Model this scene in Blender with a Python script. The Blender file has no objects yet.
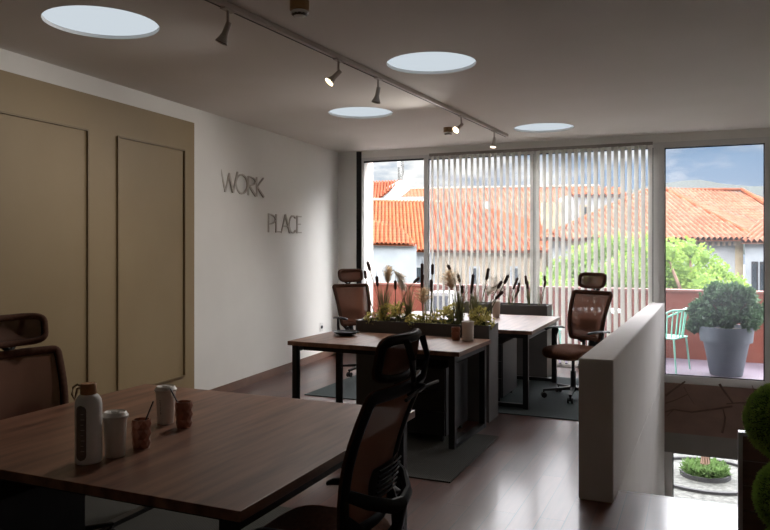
import bpy, bmesh, math, random
from mathutils import Vector, Matrix
R = random.Random(7)
SC = bpy.context.scene
COL = SC.collection
PI = math.pi
CEIL = 2.94
WY = 9.5            # inner face of the glazed wall

# ------------------------------------------------------------------ materials
def lin(h):
    h = h.lstrip('#')
    v = [int(h[i:i+2], 16) / 255 for i in (0, 2, 4)]
    return tuple(x / 12.92 if x <= .04045 else ((x + .055) / 1.055) ** 2.4 for x in v) + (1,)

def new_mat(name):
    m = bpy.data.materials.new(name); m.use_nodes = True
    nt = m.node_tree
    for n in list(nt.nodes): nt.nodes.remove(n)
    out = nt.nodes.new('ShaderNodeOutputMaterial')
    return m, nt, out

def node(nt, kind, **kw):
    n = nt.nodes.new(kind)
    for k, v in kw.items():
        if k in n.inputs.keys(): n.inputs[k].default_value = v
        else: setattr(n, k, v)
    return n

def coords(nt, scale=(1, 1, 1), rot=(0, 0, 0)):
    tc = nt.nodes.new('ShaderNodeTexCoord')
    mp = nt.nodes.new('ShaderNodeMapping')
    mp.inputs['Scale'].default_value = scale
    mp.inputs['Rotation'].default_value = rot
    nt.links.new(tc.outputs['Object'], mp.inputs['Vector'])
    return mp.outputs['Vector']

def mat(name, c1, c2=None, rough=.5, metal=0., spec=.5, nscale=6., stretch=(1, 1, 1), detail=4., bump=0., bscale=None,
        coat=0., lo=.35, hi=.65, trans=0.):
    m, nt, out = new_mat(name)
    L = nt.links
    p = node(nt, 'ShaderNodeBsdfPrincipled')
    p.inputs['Roughness'].default_value = rough
    p.inputs['Metallic'].default_value = metal
    p.inputs['Specular IOR Level'].default_value = spec
    p.inputs['Coat Weight'].default_value = coat
    p.inputs['Coat Roughness'].default_value = .12
    vec = coords(nt, stretch)
    nz = node(nt, 'ShaderNodeTexNoise', Scale=nscale, Detail=detail)
    L.new(vec, nz.inputs['Vector'])
    rp = nt.nodes.new('ShaderNodeValToRGB')
    rp.color_ramp.elements[0].position = lo; rp.color_ramp.elements[1].position = hi
    rp.color_ramp.elements[0].color = lin(c1)
    rp.color_ramp.elements[1].color = lin(c2 or c1)
    L.new(nz.outputs['Fac'], rp.inputs['Fac'])
    L.new(rp.outputs['Color'], p.inputs['Base Color'])
    if bump:
        n2 = node(nt, 'ShaderNodeTexNoise', Scale=bscale or nscale * 5, Detail=3)
        L.new(vec, n2.inputs['Vector'])
        b = node(nt, 'ShaderNodeBump', Strength=bump, Distance=.01)
        L.new(n2.outputs['Fac'], b.inputs['Height']); L.new(b.outputs['Normal'], p.inputs['Normal'])
    sh = p.outputs[0]
    if trans:
        t = nt.nodes.new('ShaderNodeBsdfTranslucent'); L.new(rp.outputs['Color'], t.inputs['Color'])
        mx = node(nt, 'ShaderNodeMixShader', Fac=trans)
        L.new(p.outputs[0], mx.inputs[1]); L.new(t.outputs[0], mx.inputs[2]); sh = mx.outputs[0]
    L.new(sh, out.inputs['Surface'])
    return m

def mat_mesh(name, col, opac=.6):
    """open knit: strands between holes, seen as a half-transparent cloth"""
    m, nt, out = new_mat(name); L = nt.links
    p = node(nt, 'ShaderNodeBsdfPrincipled', Roughness=.8); p.inputs['Base Color'].default_value = lin(col)
    tl = nt.nodes.new('ShaderNodeBsdfTranslucent'); tl.inputs['Color'].default_value = lin(col)
    a = node(nt, 'ShaderNodeMixShader', Fac=.35); L.new(p.outputs[0], a.inputs[1]); L.new(tl.outputs[0], a.inputs[2])
    vec = coords(nt)
    w = node(nt, 'ShaderNodeTexNoise', Scale=12, Detail=2); L.new(vec, w.inputs['Vector'])
    mr = node(nt, 'ShaderNodeMapRange'); mr.inputs['To Min'].default_value = opac - .03; mr.inputs['To Max'].default_value = opac + .03
    L.new(w.outputs['Fac'], mr.inputs['Value'])
    t = nt.nodes.new('ShaderNodeBsdfTransparent')
    mx = nt.nodes.new('ShaderNodeMixShader')
    L.new(mr.outputs['Result'], mx.inputs[0]); L.new(t.outputs[0], mx.inputs[1]); L.new(a.outputs[0], mx.inputs[2])
    L.new(mx.outputs[0], out.inputs['Surface'])
    return m

def mat_glass(name, tint, haze=0., hazecol='#8d93a0'):
    m, nt, out = new_mat(name); L = nt.links
    t = nt.nodes.new('ShaderNodeBsdfTransparent'); t.inputs['Color'].default_value = lin(tint)
    g = node(nt, 'ShaderNodeBsdfGlossy', Roughness=.02)
    f = node(nt, 'ShaderNodeFresnel', IOR=1.35)
    mx = nt.nodes.new('ShaderNodeMixShader')
    L.new(f.outputs[0], mx.inputs[0]); L.new(t.outputs[0], mx.inputs[1]); L.new(g.outputs[0], mx.inputs[2])
    sh = mx.outputs[0]
    if haze:
        d = nt.nodes.new('ShaderNodeBsdfTranslucent'); d.inputs['Color'].default_value = lin(hazecol)
        vec = coords(nt); nz = node(nt, 'ShaderNodeTexNoise', Scale=1.5, Detail=4); L.new(vec, nz.inputs['Vector'])
        mr = node(nt, 'ShaderNodeMapRange'); mr.inputs['To Min'].default_value = haze * .6; mr.inputs['To Max'].default_value = haze * 1.4
        L.new(nz.outputs['Fac'], mr.inputs['Value'])
        m2 = nt.nodes.new('ShaderNodeMixShader')
        L.new(mr.outputs['Result'], m2.inputs[0]); L.new(sh, m2.inputs[1]); L.new(d.outputs[0], m2.inputs[2]); sh = m2.outputs[0]
    L.new(sh, out.inputs['Surface'])
    return m

def mat_emit(name, col, s):
    m, nt, out = new_mat(name)
    e = node(nt, 'ShaderNodeEmission', Strength=s); e.inputs['Color'].default_value = lin(col)
    nt.links.new(e.outputs[0], out.inputs['Surface'])
    return m

def mat_floor():
    m, nt, out = new_mat('plank_floor'); L = nt.links
    vec = coords(nt, rot=(0, 0, PI / 2))
    br = nt.nodes.new('ShaderNodeTexBrick')
    br.offset = .37; br.offset_frequency = 2
    for k, v in (('Scale', 1.), ('Mortar Size', .0022), ('Mortar Smooth', .1), ('Bias', 0.), ('Brick Width', 1.25), ('Row Height', .142)):
        br.inputs[k].default_value = v
    br.inputs['Color1'].default_value = lin('#3f1f16'); br.inputs['Color2'].default_value = lin('#51291b'); br.inputs['Mortar'].default_value = lin('#150c09')
    L.new(vec, br.inputs['Vector'])
    v2 = coords(nt, (14, 1.2, 1))
    nz = node(nt, 'ShaderNodeTexNoise', Scale=3, Detail=6); L.new(v2, nz.inputs['Vector'])
    mr = node(nt, 'ShaderNodeMapRange'); mr.inputs['To Min'].default_value = .55; mr.inputs['To Max'].default_value = 1.4
    L.new(nz.outputs['Fac'], mr.inputs['Value'])
    mul = node(nt, 'ShaderNodeMixRGB', blend_type='MULTIPLY', Fac=1.); L.new(br.outputs['Color'], mul.inputs[1]); L.new(mr.outputs['Result'], mul.inputs[2])
    p = node(nt, 'ShaderNodeBsdfPrincipled', Roughness=.4)
    p.inputs['Specular IOR Level'].default_value = .25
    p.inputs['Coat Weight'].default_value = .42; p.inputs['Coat Roughness'].default_value = .15; p.inputs['Coat IOR'].default_value = 1.7
    L.new(mul.outputs[0], p.inputs['Base Color'])
    b = node(nt, 'ShaderNodeBump', Strength=.35, Distance=.004); b.invert = True
    L.new(br.outputs['Fac'], b.inputs['Height']); L.new(b.outputs['Normal'], p.inputs['Normal']); L.new(b.outputs['Normal'], p.inputs['Coat Normal'])
    L.new(p.outputs[0], out.inputs['Surface'])
    return m

def mat_wave(name, c1, c2, scale, rough=.9, axis='X', bump=.5):
    m, nt, out = new_mat(name); L = nt.links
    vec = coords(nt)
    w = node(nt, 'ShaderNodeTexWave', Scale=scale, Distortion=.4); w.bands_direction = axis
    L.new(vec, w.inputs['Vector'])
    rp = nt.nodes.new('ShaderNodeValToRGB'); rp.color_ramp.elements[0].color = lin(c1); rp.color_ramp.elements[1].color = lin(c2)
    L.new(w.outputs['Fac'], rp.inputs['Fac'])
    p = node(nt, 'ShaderNodeBsdfPrincipled', Roughness=rough); p.inputs['Specular IOR Level'].default_value = .15
    L.new(rp.outputs['Color'], p.inputs['Base Color'])
    b = node(nt, 'ShaderNodeBump', Strength=bump, Distance=.004)
    L.new(w.outputs['Fac'], b.inputs['Height']); L.new(b.outputs['Normal'], p.inputs['Normal'])
    L.new(p.outputs[0], out.inputs['Surface'])
    return m

def mat_tiles(name, c1, c2, c3):
    """clay tiles: mottled cells, dark laps between courses"""
    m, nt, out = new_mat(name); L = nt.links
    vec = coords(nt, (1, 1, 1))
    vo = node(nt, 'ShaderNodeTexVoronoi', Scale=3.2); L.new(vec, vo.inputs['Vector'])
    nz = node(nt, 'ShaderNodeTexNoise', Scale=.8, Detail=5); L.new(vec, nz.inputs['Vector'])
    sep = nt.nodes.new('ShaderNodeSeparateColor'); L.new(vo.outputs['Color'], sep.inputs[0])
    rp = nt.nodes.new('ShaderNodeValToRGB'); rp.color_ramp.elements[0].color = lin(c1); rp.color_ramp.elements[1].color = lin(c2)
    L.new(sep.outputs[0], rp.inputs['Fac'])
    mx = nt.nodes.new('ShaderNodeMixRGB'); mx.inputs[2].default_value = lin(c3)
    mr = node(nt, 'ShaderNodeMapRange'); mr.inputs['From Min'].default_value = .5; mr.inputs['From Max'].default_value = .75; mr.inputs['To Max'].default_value = .6
    L.new(nz.outputs['Fac'], mr.inputs['Value']); L.new(mr.outputs['Result'], mx.inputs[0]); L.new(rp.outputs['Color'], mx.inputs[1])
    w = node(nt, 'ShaderNodeTexWave', Scale=1.9, Distortion=.3); w.bands_direction = 'Z'; w.wave_profile = 'SAW'
    L.new(vec, w.inputs['Vector'])
    m2 = node(nt, 'ShaderNodeMixRGB', blend_type='MULTIPLY'); m2.inputs[0].default_value = .3
    L.new(mx.outputs[0], m2.inputs[1]); L.new(w.outputs['Fac'], m2.inputs[2])
    p = node(nt, 'ShaderNodeBsdfPrincipled', Roughness=.9); p.inputs['Specular IOR Level'].default_value = .1
    L.new(m2.outputs[0], p.inputs['Base Color'])
    L.new(p.outputs[0], out.inputs['Surface'])
    return m

M = dict(
    floor=mat_floor(),
    wall=mat('white_wall_paint', '#e3e1dc', '#e7e5e0', .85, spec=.2, nscale=2, bump=.05, bscale=120),
    ceiling=mat('ceiling_paint', '#dcd7d0', '#dfdad4', .9, spec=.15, nscale=1.5, bump=.05, bscale=90),
    beige=mat('beige_lacquer', '#8d7a5b', '#917e5f', .55, spec=.3, nscale=2),
    beige2=mat('beige_moulding', '#7c6a4e', '#806e52', .5, spec=.3, nscale=2),
    base=mat('baseboard_wood', '#6b4f42', '#745647', .5, nscale=8, stretch=(8, 1, 1)),
    parapet=mat('parapet_paint', '#d6d2cf', '#dad6d3', .8, spec=.2, nscale=3, bump=.05, bscale=80),
    frame=mat('white_window_frame', '#cfcecc', '#d4d3d1', .45, spec=.4, nscale=3),
    gasket=mat('dark_gasket', '#15171a', '#1b1d20', .6, nscale=10),
    reveal=mat('pale_reveal', '#c9bdb8', '#d0c6c0', .8, nscale=4),
    mural=mat('mural_board', '#70564a', '#7c6052', .6, nscale=4, stretch=(1, 1, 2)),
    branch=mat('dark_branch', '#4a342c', '#573e34', .8, nscale=20),
    lintel=mat('grey_lintel', '#736e69', '#79746f', .7, nscale=4),
    dark_wall=mat('lower_wall_paint', '#8c857e', '#948d86', .85, nscale=2),
    top=mat('walnut_top', '#5c3d30', '#8e6650', .38, spec=.45, nscale=2.2, stretch=(9, .8, 6), detail=8, lo=.3, hi=.72),
    edge=mat('table_edge', '#3c2820', '#543a2f', .5, nscale=3, stretch=(4, 1, 1)),
    black=mat('black_steel', '#141414', '#1a1a1b', .45, metal=.3, nscale=10),
    plastic=mat('black_plastic', '#121213', '#18181a', .55, spec=.3, nscale=12),
    seat=mat('brown_fabric', '#5a3a2b', '#6a4534', .9, spec=.15, nscale=60, bump=.3, bscale=200),
    mesh=mat_mesh('brown_mesh_cloth', '#7f533e', .78),
    clothrim=mat('brown_rim_cloth', '#4e3428', '#5a3d30', .85, spec=.15, nscale=60),
    mesh2=mat_mesh('brown_mesh_cushion', '#6b4636', .8),
    lumbar=mat('lumbar_plastic', '#2a1e1a', '#33241f', .5, nscale=20),
    pedestal=mat('pedestal_black', '#1b1b1d', '#212123', .5, metal=.2, nscale=6),
    planter=mat('planter_grey', '#555250', '#5e5b59', .5, spec=.4, nscale=4),
    soil=mat('dark_soil', '#1d1714', '#2d241e', .95, nscale=40, bump=.8),
    rug=mat_wave('grey_rug', '#33322e', '#4b4a45', 22, axis='X'),
    rug2=mat_wave('bluegrey_rug', '#3a4142', '#474f50', 22, axis='Y'),
    cattail=mat('cattail_brown', '#3a2620', '#4a322a', .9, nscale=60, bump=.4),
    stem=mat('green_stem', '#4c5236', '#5c6140', .8, nscale=20),
    blade=mat('dry_blade', '#6f7250', '#8b8960', .8, nscale=10, trans=.3),
    pampas=mat('pampas_beige', '#e0caa8', '#eedcc0', .95, nscale=20, trans=.5),
    feather=mat('feather_white', '#e4ded5', '#f2ede4', .95, nscale=20, trans=.5),
    hyd=mat('hydrangea_olive', '#bdb46c', '#dcd288', .9, nscale=25, trans=.4),
    leafd=mat('dark_leaf', '#3a4a2c', '#4b5c38', .8, nscale=15, trans=.2),
    ceramic=mat('white_ceramic', '#d9d3ca', '#dfd9d0', .4, nscale=8),
    lid=mat('white_lid', '#d0cbc4', '#d8d3cc', .35, nscale=8),
    sleeve=mat('white_silicone', '#dad7d3', '#e0ddd9', .6, nscale=8),
    strip=mat('bottle_glass_strip', '#5c5048', '#6d6056', .12, nscale=10, coat=.6),
    mark=mat('bottle_marks', '#a39a90', '#aaa196', .5),
    bamboo=mat('bamboo', '#9c6a40', '#b37e50', .5, nscale=6, stretch=(1, 1, 6)),
    cord=mat('tan_cord', '#8a6a4e', '#9a785a', .8, nscale=30),
    amber=mat('amber_copper', '#94604c', '#a66e58', .28, metal=.35, nscale=10, coat=.5),
    ink=mat('grey_print', '#5e5650', '#686058', .6),
    straw=mat('black_straw', '#161414', '#1d1a1a', .4),
    track=mat('track_white', '#b7ada3', '#bdb4aa', .5, nscale=6),
    slot=mat('track_slot', '#2b2724', '#332e2a', .6),
    lamp=mat('spot_white', '#a79d93', '#b0a69c', .45, nscale=6),
    glow=mat_emit('lamp_glow', '#ffe6c0', 6.),
    dimglow=mat_emit('dim_lamp_glow', '#ffe9cf', 1.6),
    off=mat('lamp_glass', '#8b8178', '#958b82', .2),
    sky_disc=mat_emit('skylight_glow', '#d2dce4', .43),
    rim=mat('skylight_rim', '#d7d5d2', '#dcdad7', .6),
    tan=mat('tan_plastic', '#8f7048', '#9b7a50', .5),
    letter=mat('letter_white', '#bab3a9', '#c0b9b0', .7),
    slat=mat('blind_slat', '#e4e3df', '#e9e8e4', .8, spec=.2, nscale=30, trans=.5),
    rail=mat('blind_rail', '#8c8781', '#948f89', .5),
    glass=mat_glass('window_glass', '#fbfbfd', .02, '#b8bcc4'),
    glass_clear=mat_glass('clear_glass', '#fbfbfc', 0),
    terracotta=mat('terracotta_wall', '#744338', '#7d4b40', .9, spec=.1, nscale=3, bump=.2, bscale=60),
    cap=mat('terracotta_cap', '#744c44', '#7d544b', .85, nscale=4),
    balcony=mat('balcony_tile', '#6c626e', '#756a76', .7, nscale=3),
    mint=mat('mint_metal', '#79b3a0', '#82bca9', .5, nscale=6),
    pot=mat('grey_pot', '#4f565e', '#565d65', .7, nscale=5),
    bush=mat('bush_leaf', '#2f4c30', '#456340', .6, nscale=9, trans=.25),
    wood=mat('bush_wood', '#4a3a2c', '#5a4838', .9, nscale=20),
    white=mat('white_cabinet', '#c9c9c9', '#d1d1d1', .5, nscale=5),
    tile_a=mat_tiles('clay_tiles_bright', '#874528', '#9a5a38', '#805440'),
    tile_b=mat_tiles('clay_tiles_red', '#8e4a34', '#a25e46', '#885644'),
    tile_c=mat_tiles('clay_tiles_weathered', '#8a5640', '#a07058', '#88786a'),
    ridge=mat('ridge_mortar', '#a89888', '#b6a898', .9, nscale=6),
    house_a=mat('house_paint_blue', '#949ba1', '#a0a6ab', .9, nscale=1.2),
    house_b=mat('house_paint_cream', '#9a8c78', '#a69884', .9, nscale=1.2),
    house_w=mat('house_paint_white', '#9c9fa1', '#a8abad', .9, nscale=1),
    stone=mat('stone_quoin', '#a8987c', '#bcae92', .9, nscale=3, bump=.5),
    pane=mat('dark_pane', '#2b3238', '#3a434a', .2, nscale=3),
    hill=mat('hill_green', '#18231f', '#202c27', .95, nscale=.02),
    steel=mat('mast_steel', '#62625f', '#6c6c69', .6),
    leaf=mat('tree_leaf', '#688638', '#8ca84e', .8, nscale=1.3, trans=.35),
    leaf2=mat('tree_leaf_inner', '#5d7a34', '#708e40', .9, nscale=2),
    bark=mat('tree_bark', '#8d7263', '#a08474', .9, nscale=8),
    cobble=mat('cobbles', '#383936', '#565753', .9, nscale=9, bump=.6, bscale=14, lo=.4, hi=.6),
    curb=mat('stone_curb', '#2b2b2d', '#333335', .9, nscale=8),
    shrub=mat('low_shrub', '#4c6636', '#64804a', .8, nscale=6, trans=.3),
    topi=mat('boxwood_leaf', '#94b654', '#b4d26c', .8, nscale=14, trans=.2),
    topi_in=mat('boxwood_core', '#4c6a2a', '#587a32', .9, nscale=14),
    dwood=mat('dark_board', '#5e463a', '#745747', .4, nscale=2, stretch=(1, 1, 10)),
    alu=mat('aluminium_edge', '#c6c6c6', '#cecece', .35, metal=.6),
    outlet=mat('outlet_white', '#d8d6d2', '#dedcd8', .4),
    nosing=mat('floor_nosing', '#4f3227', '#5e3c2f', .3, coat=.8, nscale=3, stretch=(2, 10, 1)),
)

# ------------------------------------------------------------------ geometry helpers
def nb(): return bmesh.new()

def box(bm, x0, x1, y0, y1, z0, z1, bev=0.):
    r = bmesh.ops.create_cube(bm, size=1)
    vs = r['verts']
    for v in vs:
        v.co.x = x0 + (v.co.x + .5) * (x1 - x0); v.co.y = y0 + (v.co.y + .5) * (y1 - y0); v.co.z = z0 + (v.co.z + .5) * (z1 - z0)
    if bev:
        es = list({e for v in vs for e in v.link_edges})
        bmesh.ops.bevel(bm, geom=es, offset=bev, segments=2, affect='EDGES', profile=.7)
    return vs

def frame_axes(d, up):
    d = d.normalized(); up = Vector(up)
    a = d.cross(up)
    if a.length < 1e-4: a = d.cross(Vector((1, 0, 0)))
    a.normalize()
    return a, a.cross(d).normalized()

def bar(bm, p0, p1, w, h, up=(0, 0, 1), w1=None, h1=None):
    p0, p1 = Vector(p0), Vector(p1)
    a, b = frame_axes(p1 - p0, up)
    vs = []
    for p, ww, hh in ((p0, w, h), (p1, w1 or w, h1 or h)):
        for sx, sy in ((-1, -1), (1, -1), (1, 1), (-1, 1)):
            vs.append(bm.verts.new(p + a * sx * ww / 2 + b * sy * hh / 2))
    for f in ((3, 2, 1, 0), (4, 5, 6, 7), (0, 1, 5, 4), (1, 2, 6, 5), (2, 3, 7, 6), (3, 0, 4, 7)):
        bm.faces.new([vs[i] for i in f])

def tube(bm, pts, r, n=8, closed=False, up=(0, 0, 1), flat=(1, 1), cap=True):
    pts = [Vector(p) for p in pts]
    N = len(pts)
    rs = list(r) if isinstance(r, (list, tuple)) else [r] * N
    rings = []
    for i, p in enumerate(pts):
        if closed: d = pts[(i + 1) % N] - pts[i - 1]
        else: d = pts[min(i + 1, N - 1)] - pts[max(i - 1, 0)]
        a, b = frame_axes(d, up)
        rings.append([bm.verts.new(p + (a * math.cos(2 * PI * k / n) * flat[0] + b * math.sin(2 * PI * k / n) * flat[1]) * rs[i]) for k in range(n)])
    for i in range(N if closed else N - 1):
        A, B = rings[i], rings[(i + 1) % N]
        for k in range(n): bm.faces.new((A[k], A[(k + 1) % n], B[(k + 1) % n], B[k]))
    if cap and not closed:
        bm.faces.new(rings[0][::-1]); bm.faces.new(rings[-1])

def lathe(bm, prof, n=24, c=(0, 0, 0), sx=1, sy=1):
    rings = []
    for r, z in prof:
        if r < 1e-5: rings.append([bm.verts.new((c[0], c[1], c[2] + z))])
        else: rings.append([bm.verts.new((c[0] + r * sx * math.cos(2 * PI * k / n), c[1] + r * sy * math.sin(2 * PI * k / n), c[2] + z)) for k in range(n)])
    for A, B in zip(rings, rings[1:]):
        for k in range(n):
            q = (k + 1) % n
            if len(A) == 1 and len(B) == 1: continue
            if len(A) == 1: bm.faces.new((A[0], B[q], B[k]))
            elif len(B) == 1: bm.faces.new((A[k], A[q], B[0]))
            else: bm.faces.new((A[k], A[q], B[q], B[k]))

def cyl(bm, p0, p1, r0, r1=None, n=16):
    tube(bm, [p0, p1], [r0, r0 if r1 is None else r1], n)

def grid(bm, f, nu, nv):
    g = [[bm.verts.new(f(i / nu, j / nv)) for j in range(nv + 1)] for i in range(nu + 1)]
    for i in range(nu):
        for j in range(nv): bm.faces.new((g[i][j], g[i + 1][j], g[i + 1][j + 1], g[i][j + 1]))

def sphere(bm, c, r, sub=2, s=(1, 1, 1), jit=0.):
    q = bmesh.ops.create_icosphere(bm, subdivisions=sub, radius=1)
    for v in q['verts']:
        k = 1 + R.uniform(-jit, jit)
        v.co = Vector((c[0] + v.co.x * r * s[0] * k, c[1] + v.co.y * r * s[1] * k, c[2] + v.co.z * r * s[2] * k))

def rvec():
    while True:
        v = Vector((R.uniform(-1, 1), R.uniform(-1, 1), R.uniform(-1, 1)))
        if .05 < v.length < 1: return v.normalized()

def leafq(bm, p, d, w, l, nrm=None):
    """a pointed leaf of four vertices"""
    p = Vector(p); d = Vector(d).normalized()
    a = d.cross(nrm or rvec())
    if a.length < 1e-3: a = d.cross(Vector((.3, .5, .8)))
    a.normalize(); k = d.cross(a) * l * .12
    vs = [bm.verts.new(q) for q in (p, p + d * l * .45 + a * w / 2 + k, p + d * l, p + d * l * .45 - a * w / 2 + k)]
    bm.faces.new(vs)

def obj(name, bm, m, parent=None, smooth=False, loc=None):
    bmesh.ops.recalc_face_normals(bm, faces=bm.faces[:])
    me = bpy.data.meshes.new(name); bm.to_mesh(me); bm.free()
    me.materials.append(M[m] if isinstance(m, str) else m)
    if smooth:
        me.polygons.foreach_set('use_smooth', [True] * len(me.polygons))
        if smooth != 'all':
            try: me.set_sharp_from_angle(angle=math.radians(smooth if smooth is not True else 40))
            except Exception: pass
    o = bpy.data.objects.new(name, me); COL.objects.link(o)
    if parent: o.parent = parent
    if loc: o.location = loc
    return o

def tag(o, label, cat, group=None, kind=None):
    o['label'] = label; o['category'] = cat
    if group: o['group'] = group
    if kind: o['kind'] = kind
    return o

def thing(name, label, cat, loc=(0, 0, 0), rz=0., group=None):
    o = bpy.data.objects.new(name, None); o.empty_display_size = .1; COL.objects.link(o)
    o.location = loc; o.rotation_euler = (0, 0, rz)
    return tag(o, label, cat, group)

def struct(name, bm, m, parent=None, label=None, smooth=False):
    o = obj(name, bm, m, parent, smooth)
    if not parent: o['kind'] = 'structure'
    if label: o['label'] = label
    if not parent and label: o['category'] = name.split('_')[0]
    return o

def copy_tree(o, parent=None):
    c = o.copy(); COL.objects.link(c); c.parent = parent
    for ch in list(o.children): copy_tree(ch, c)
    return c

# ------------------------------------------------------------------ the room
def lw(y): return -4.17 - .075 * y           # left wall face, slightly off square
X1 = 1.9; Y0 = -2.6; SE = 4.86               # right wall, back wall, stairwell edge

def prism(bm, poly, z0, z1):
    lo = [bm.verts.new((x, y, z0)) for x, y in poly]; hi = [bm.verts.new((x, y, z1)) for x, y in poly]
    bm.faces.new(lo[::-1]); bm.faces.new(hi)
    n = len(poly)
    for i in range(n): bm.faces.new((lo[i], lo[(i + 1) % n], hi[(i + 1) % n], hi[i]))

bm = nb()
prism(bm, [(-5.3, Y0 - .2), (X1 + .2, Y0 - .2), (X1 + .2, SE), (-.56, SE), (-.56, WY), (-5.3, WY)], -.3, 0)
struct('floor', bm, 'floor', label='glossy dark red-brown plank floor')
bm = nb(); box(bm, -.48, X1, SE + .0005, SE + .03, -.06, .0, .004)
struct('trim_1', bm, 'floor', label='wooden nosing along the stairwell edge')

SKY = [(-3.37, 3.39, .34), (-1.85, 5.125, .337), (-3.21, 6.75, .332), (-1.67, 8.46, .345)]
bm = nb()
def loop(pts):
    vs = [bm.verts.new(p) for p in pts]
    return [bm.edges.new((vs[i], vs[(i + 1) % len(vs)])) for i in range(len(vs))]
ed = loop([(-5.3, Y0 - .2, CEIL), (X1 + .2, Y0 - .2, CEIL), (X1 + .2, WY, CEIL), (-5.3, WY, CEIL)])
for x, y, r in SKY: ed += loop([(x + r * math.cos(2 * PI * k / 48), y + r * math.sin(2 * PI * k / 48), CEIL) for k in range(48)])
bmesh.ops.triangle_fill(bm, use_beauty=True, use_dissolve=False, edges=ed)
box(bm, -5.3, X1 + .2, Y0 - .2, WY + .3, CEIL + .2, CEIL + .4)
struct('ceiling', bm, 'ceiling', label='plain off-white ceiling with round skylights')
for i, (x, y, r) in enumerate(SKY):
    t = thing('skylight', ['large round skylight at upper left above the long table', 'round skylight right of the track, middle of the ceiling',
                           'round skylight left of the track above the far wall lettering', 'small far round skylight nearest the blinds'][i], 'skylight', (x, y, CEIL), group='round ceiling skylights')
    b = nb(); lathe(b, [(r - .002, 0), (r - .002, .03)], 48); obj('skylight_tube', b, 'rim', t, True)
    b = nb(); lathe(b, [(0, .022), (r - .003, .022)], 48); obj('diffuser', b, 'sky_disc', t)

bm = nb(); prism(bm, [(lw(Y0 - .2), Y0 - .2), (lw(WY), WY), (lw(WY) - .3, WY), (-4.6, Y0 - .2)], -.3, CEIL + .2)
struct('wall_left', bm, 'wall', label='white left wall')
bm = nb(); box(bm, X1, X1 + .2, Y0, WY + .3, -3.2, CEIL + .2); struct('wall_right', bm, 'wall', label='right wall beyond the stairwell')
bm = nb(); box(bm, -5.3, X1 + .2, Y0 - .2, Y0, -.3, CEIL + .2); struct('wall_back', bm, 'wall', label='wall behind the viewer')
# baseboard follows the left wall from the beige panelling on
bm = nb(); bar(bm, (lw(5.82) + .008, 5.82, .045), (lw(WY) + .008, WY - .01, .045), .016, .09)
struct('baseboard_left', bm, 'base', label='brown baseboard along the white left wall')

# beige panelling with moulded frames, stood on the left wall
def on_wall(y, out, z): return Vector((lw(y) + out, y, z))
bm = nb()
for (ya, yb, za, zb, o0, o1) in ((-2.5, 5.80, 0, 2.782, 0, .035),):
    vs = []
    for o_ in (o0 - .01, o1):
        for y, z in ((ya, za), (yb, za), (yb, zb), (ya, zb)): vs.append(bm.verts.new(on_wall(y, o_, z)))
    for f in ((3, 2, 1, 0), (4, 5, 6, 7), (0, 1, 5, 4), (1, 2, 6, 5), (2, 3, 7, 6), (3, 0, 4, 7)): bm.faces.new([vs[i] for i in f])
pan = struct('trim_2', bm, 'beige', label='beige wall panelling with two moulded frames')
for ya, yb in ((1.02, 2.52), (2.75, 4.33), (4.68, 5.625)):
    bm = nb()
    za, zb = .325, 2.49
    c = [on_wall(ya, .04, za), on_wall(yb, .04, za), on_wall(yb, .04, zb), on_wall(ya, .04, zb)]
    n = Vector((1, .075, 0)).normalized()
    for i in range(4):
        bar(bm, c[i], c[(i + 1) % 4], .014, .026, up=n)
    obj('moulding', bm, 'beige2', pan)

# glazed end wall
def fbox(name, m, x0, x1, z0, z1, y0=WY, y1=WY + .09, parent=None, label=None):
    b = nb(); box(b, x0, x1, y0, y1, z0, z1, .004); return struct(name, b, m, parent, label)
bm = nb(); box(bm, -5.3, -4.52, WY, WY + .3, -3.2, CEIL + .2); box(bm, -4.52, X1 + .2, WY, WY + .3, 2.84, CEIL + .2); box(bm, .74, X1 + .2, WY, WY + .3, -3.2, 2.84)
box(bm, -4.52, -.7, WY + .01, WY + .3, -3.2, -.05)
struct('wall_window', bm, 'wall', label='pale wall around the glazing')
bm = nb(); box(bm, -4.52, -4.50, WY + .09, WY + .3, -.05, 2.9); box(bm, -4.75, -4.5, WY + .3, WY + .40, -.05, 2.9)
struct('trim_3', bm, 'reveal', label='pale outer reveal left of the balcony door')
# door opening and leaf
bm = nb(); box(bm, -4.52, -4.46, WY, WY + .09, 0, 2.84); box(bm, -4.46, -3.54, WY, WY + .09, 2.79, 2.84); box(bm, -4.46, -3.54, WY, WY + .09, -.04, .02)
d1 = struct('door_1', bm, 'frame', label='open balcony door with white frame')
bm = nb(); box(bm, -4.46, -3.54, WY - .012, WY + .02, 2.768, 2.79); obj('door_seal', bm, 'gasket', d1)
leaf = bpy.data.objects.new('door_leaf', None); COL.objects.link(leaf); leaf.parent = d1
leaf.location = (-4.53, WY - .02, 0); leaf.rotation_euler = (0, 0, math.atan2(-.78, .37))
bm = nb()
box(bm, 0, .08, -.03, .03, .03, 2.82, .004); box(bm, .78, .86, -.03, .03, .03, 2.82, .004); box(bm, .08, .78, -.03, .03, .03, .13, .004); box(bm, .08, .78, -.03, .03, 2.72, 2.82, .004)
obj('leaf_frame', bm, 'frame', leaf)
bm = nb(); box(bm, .862, .876, -.034, .034, .03, 2.82); box(bm, .08, .09, -.034, .034, .13, 2.72); obj('leaf_seal', bm, 'gasket', leaf)
bm = nb(); box(bm, .08, .78, -.006, .006, .13, 2.72); obj('leaf_glass', bm, 'glass_clear', leaf)

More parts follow.
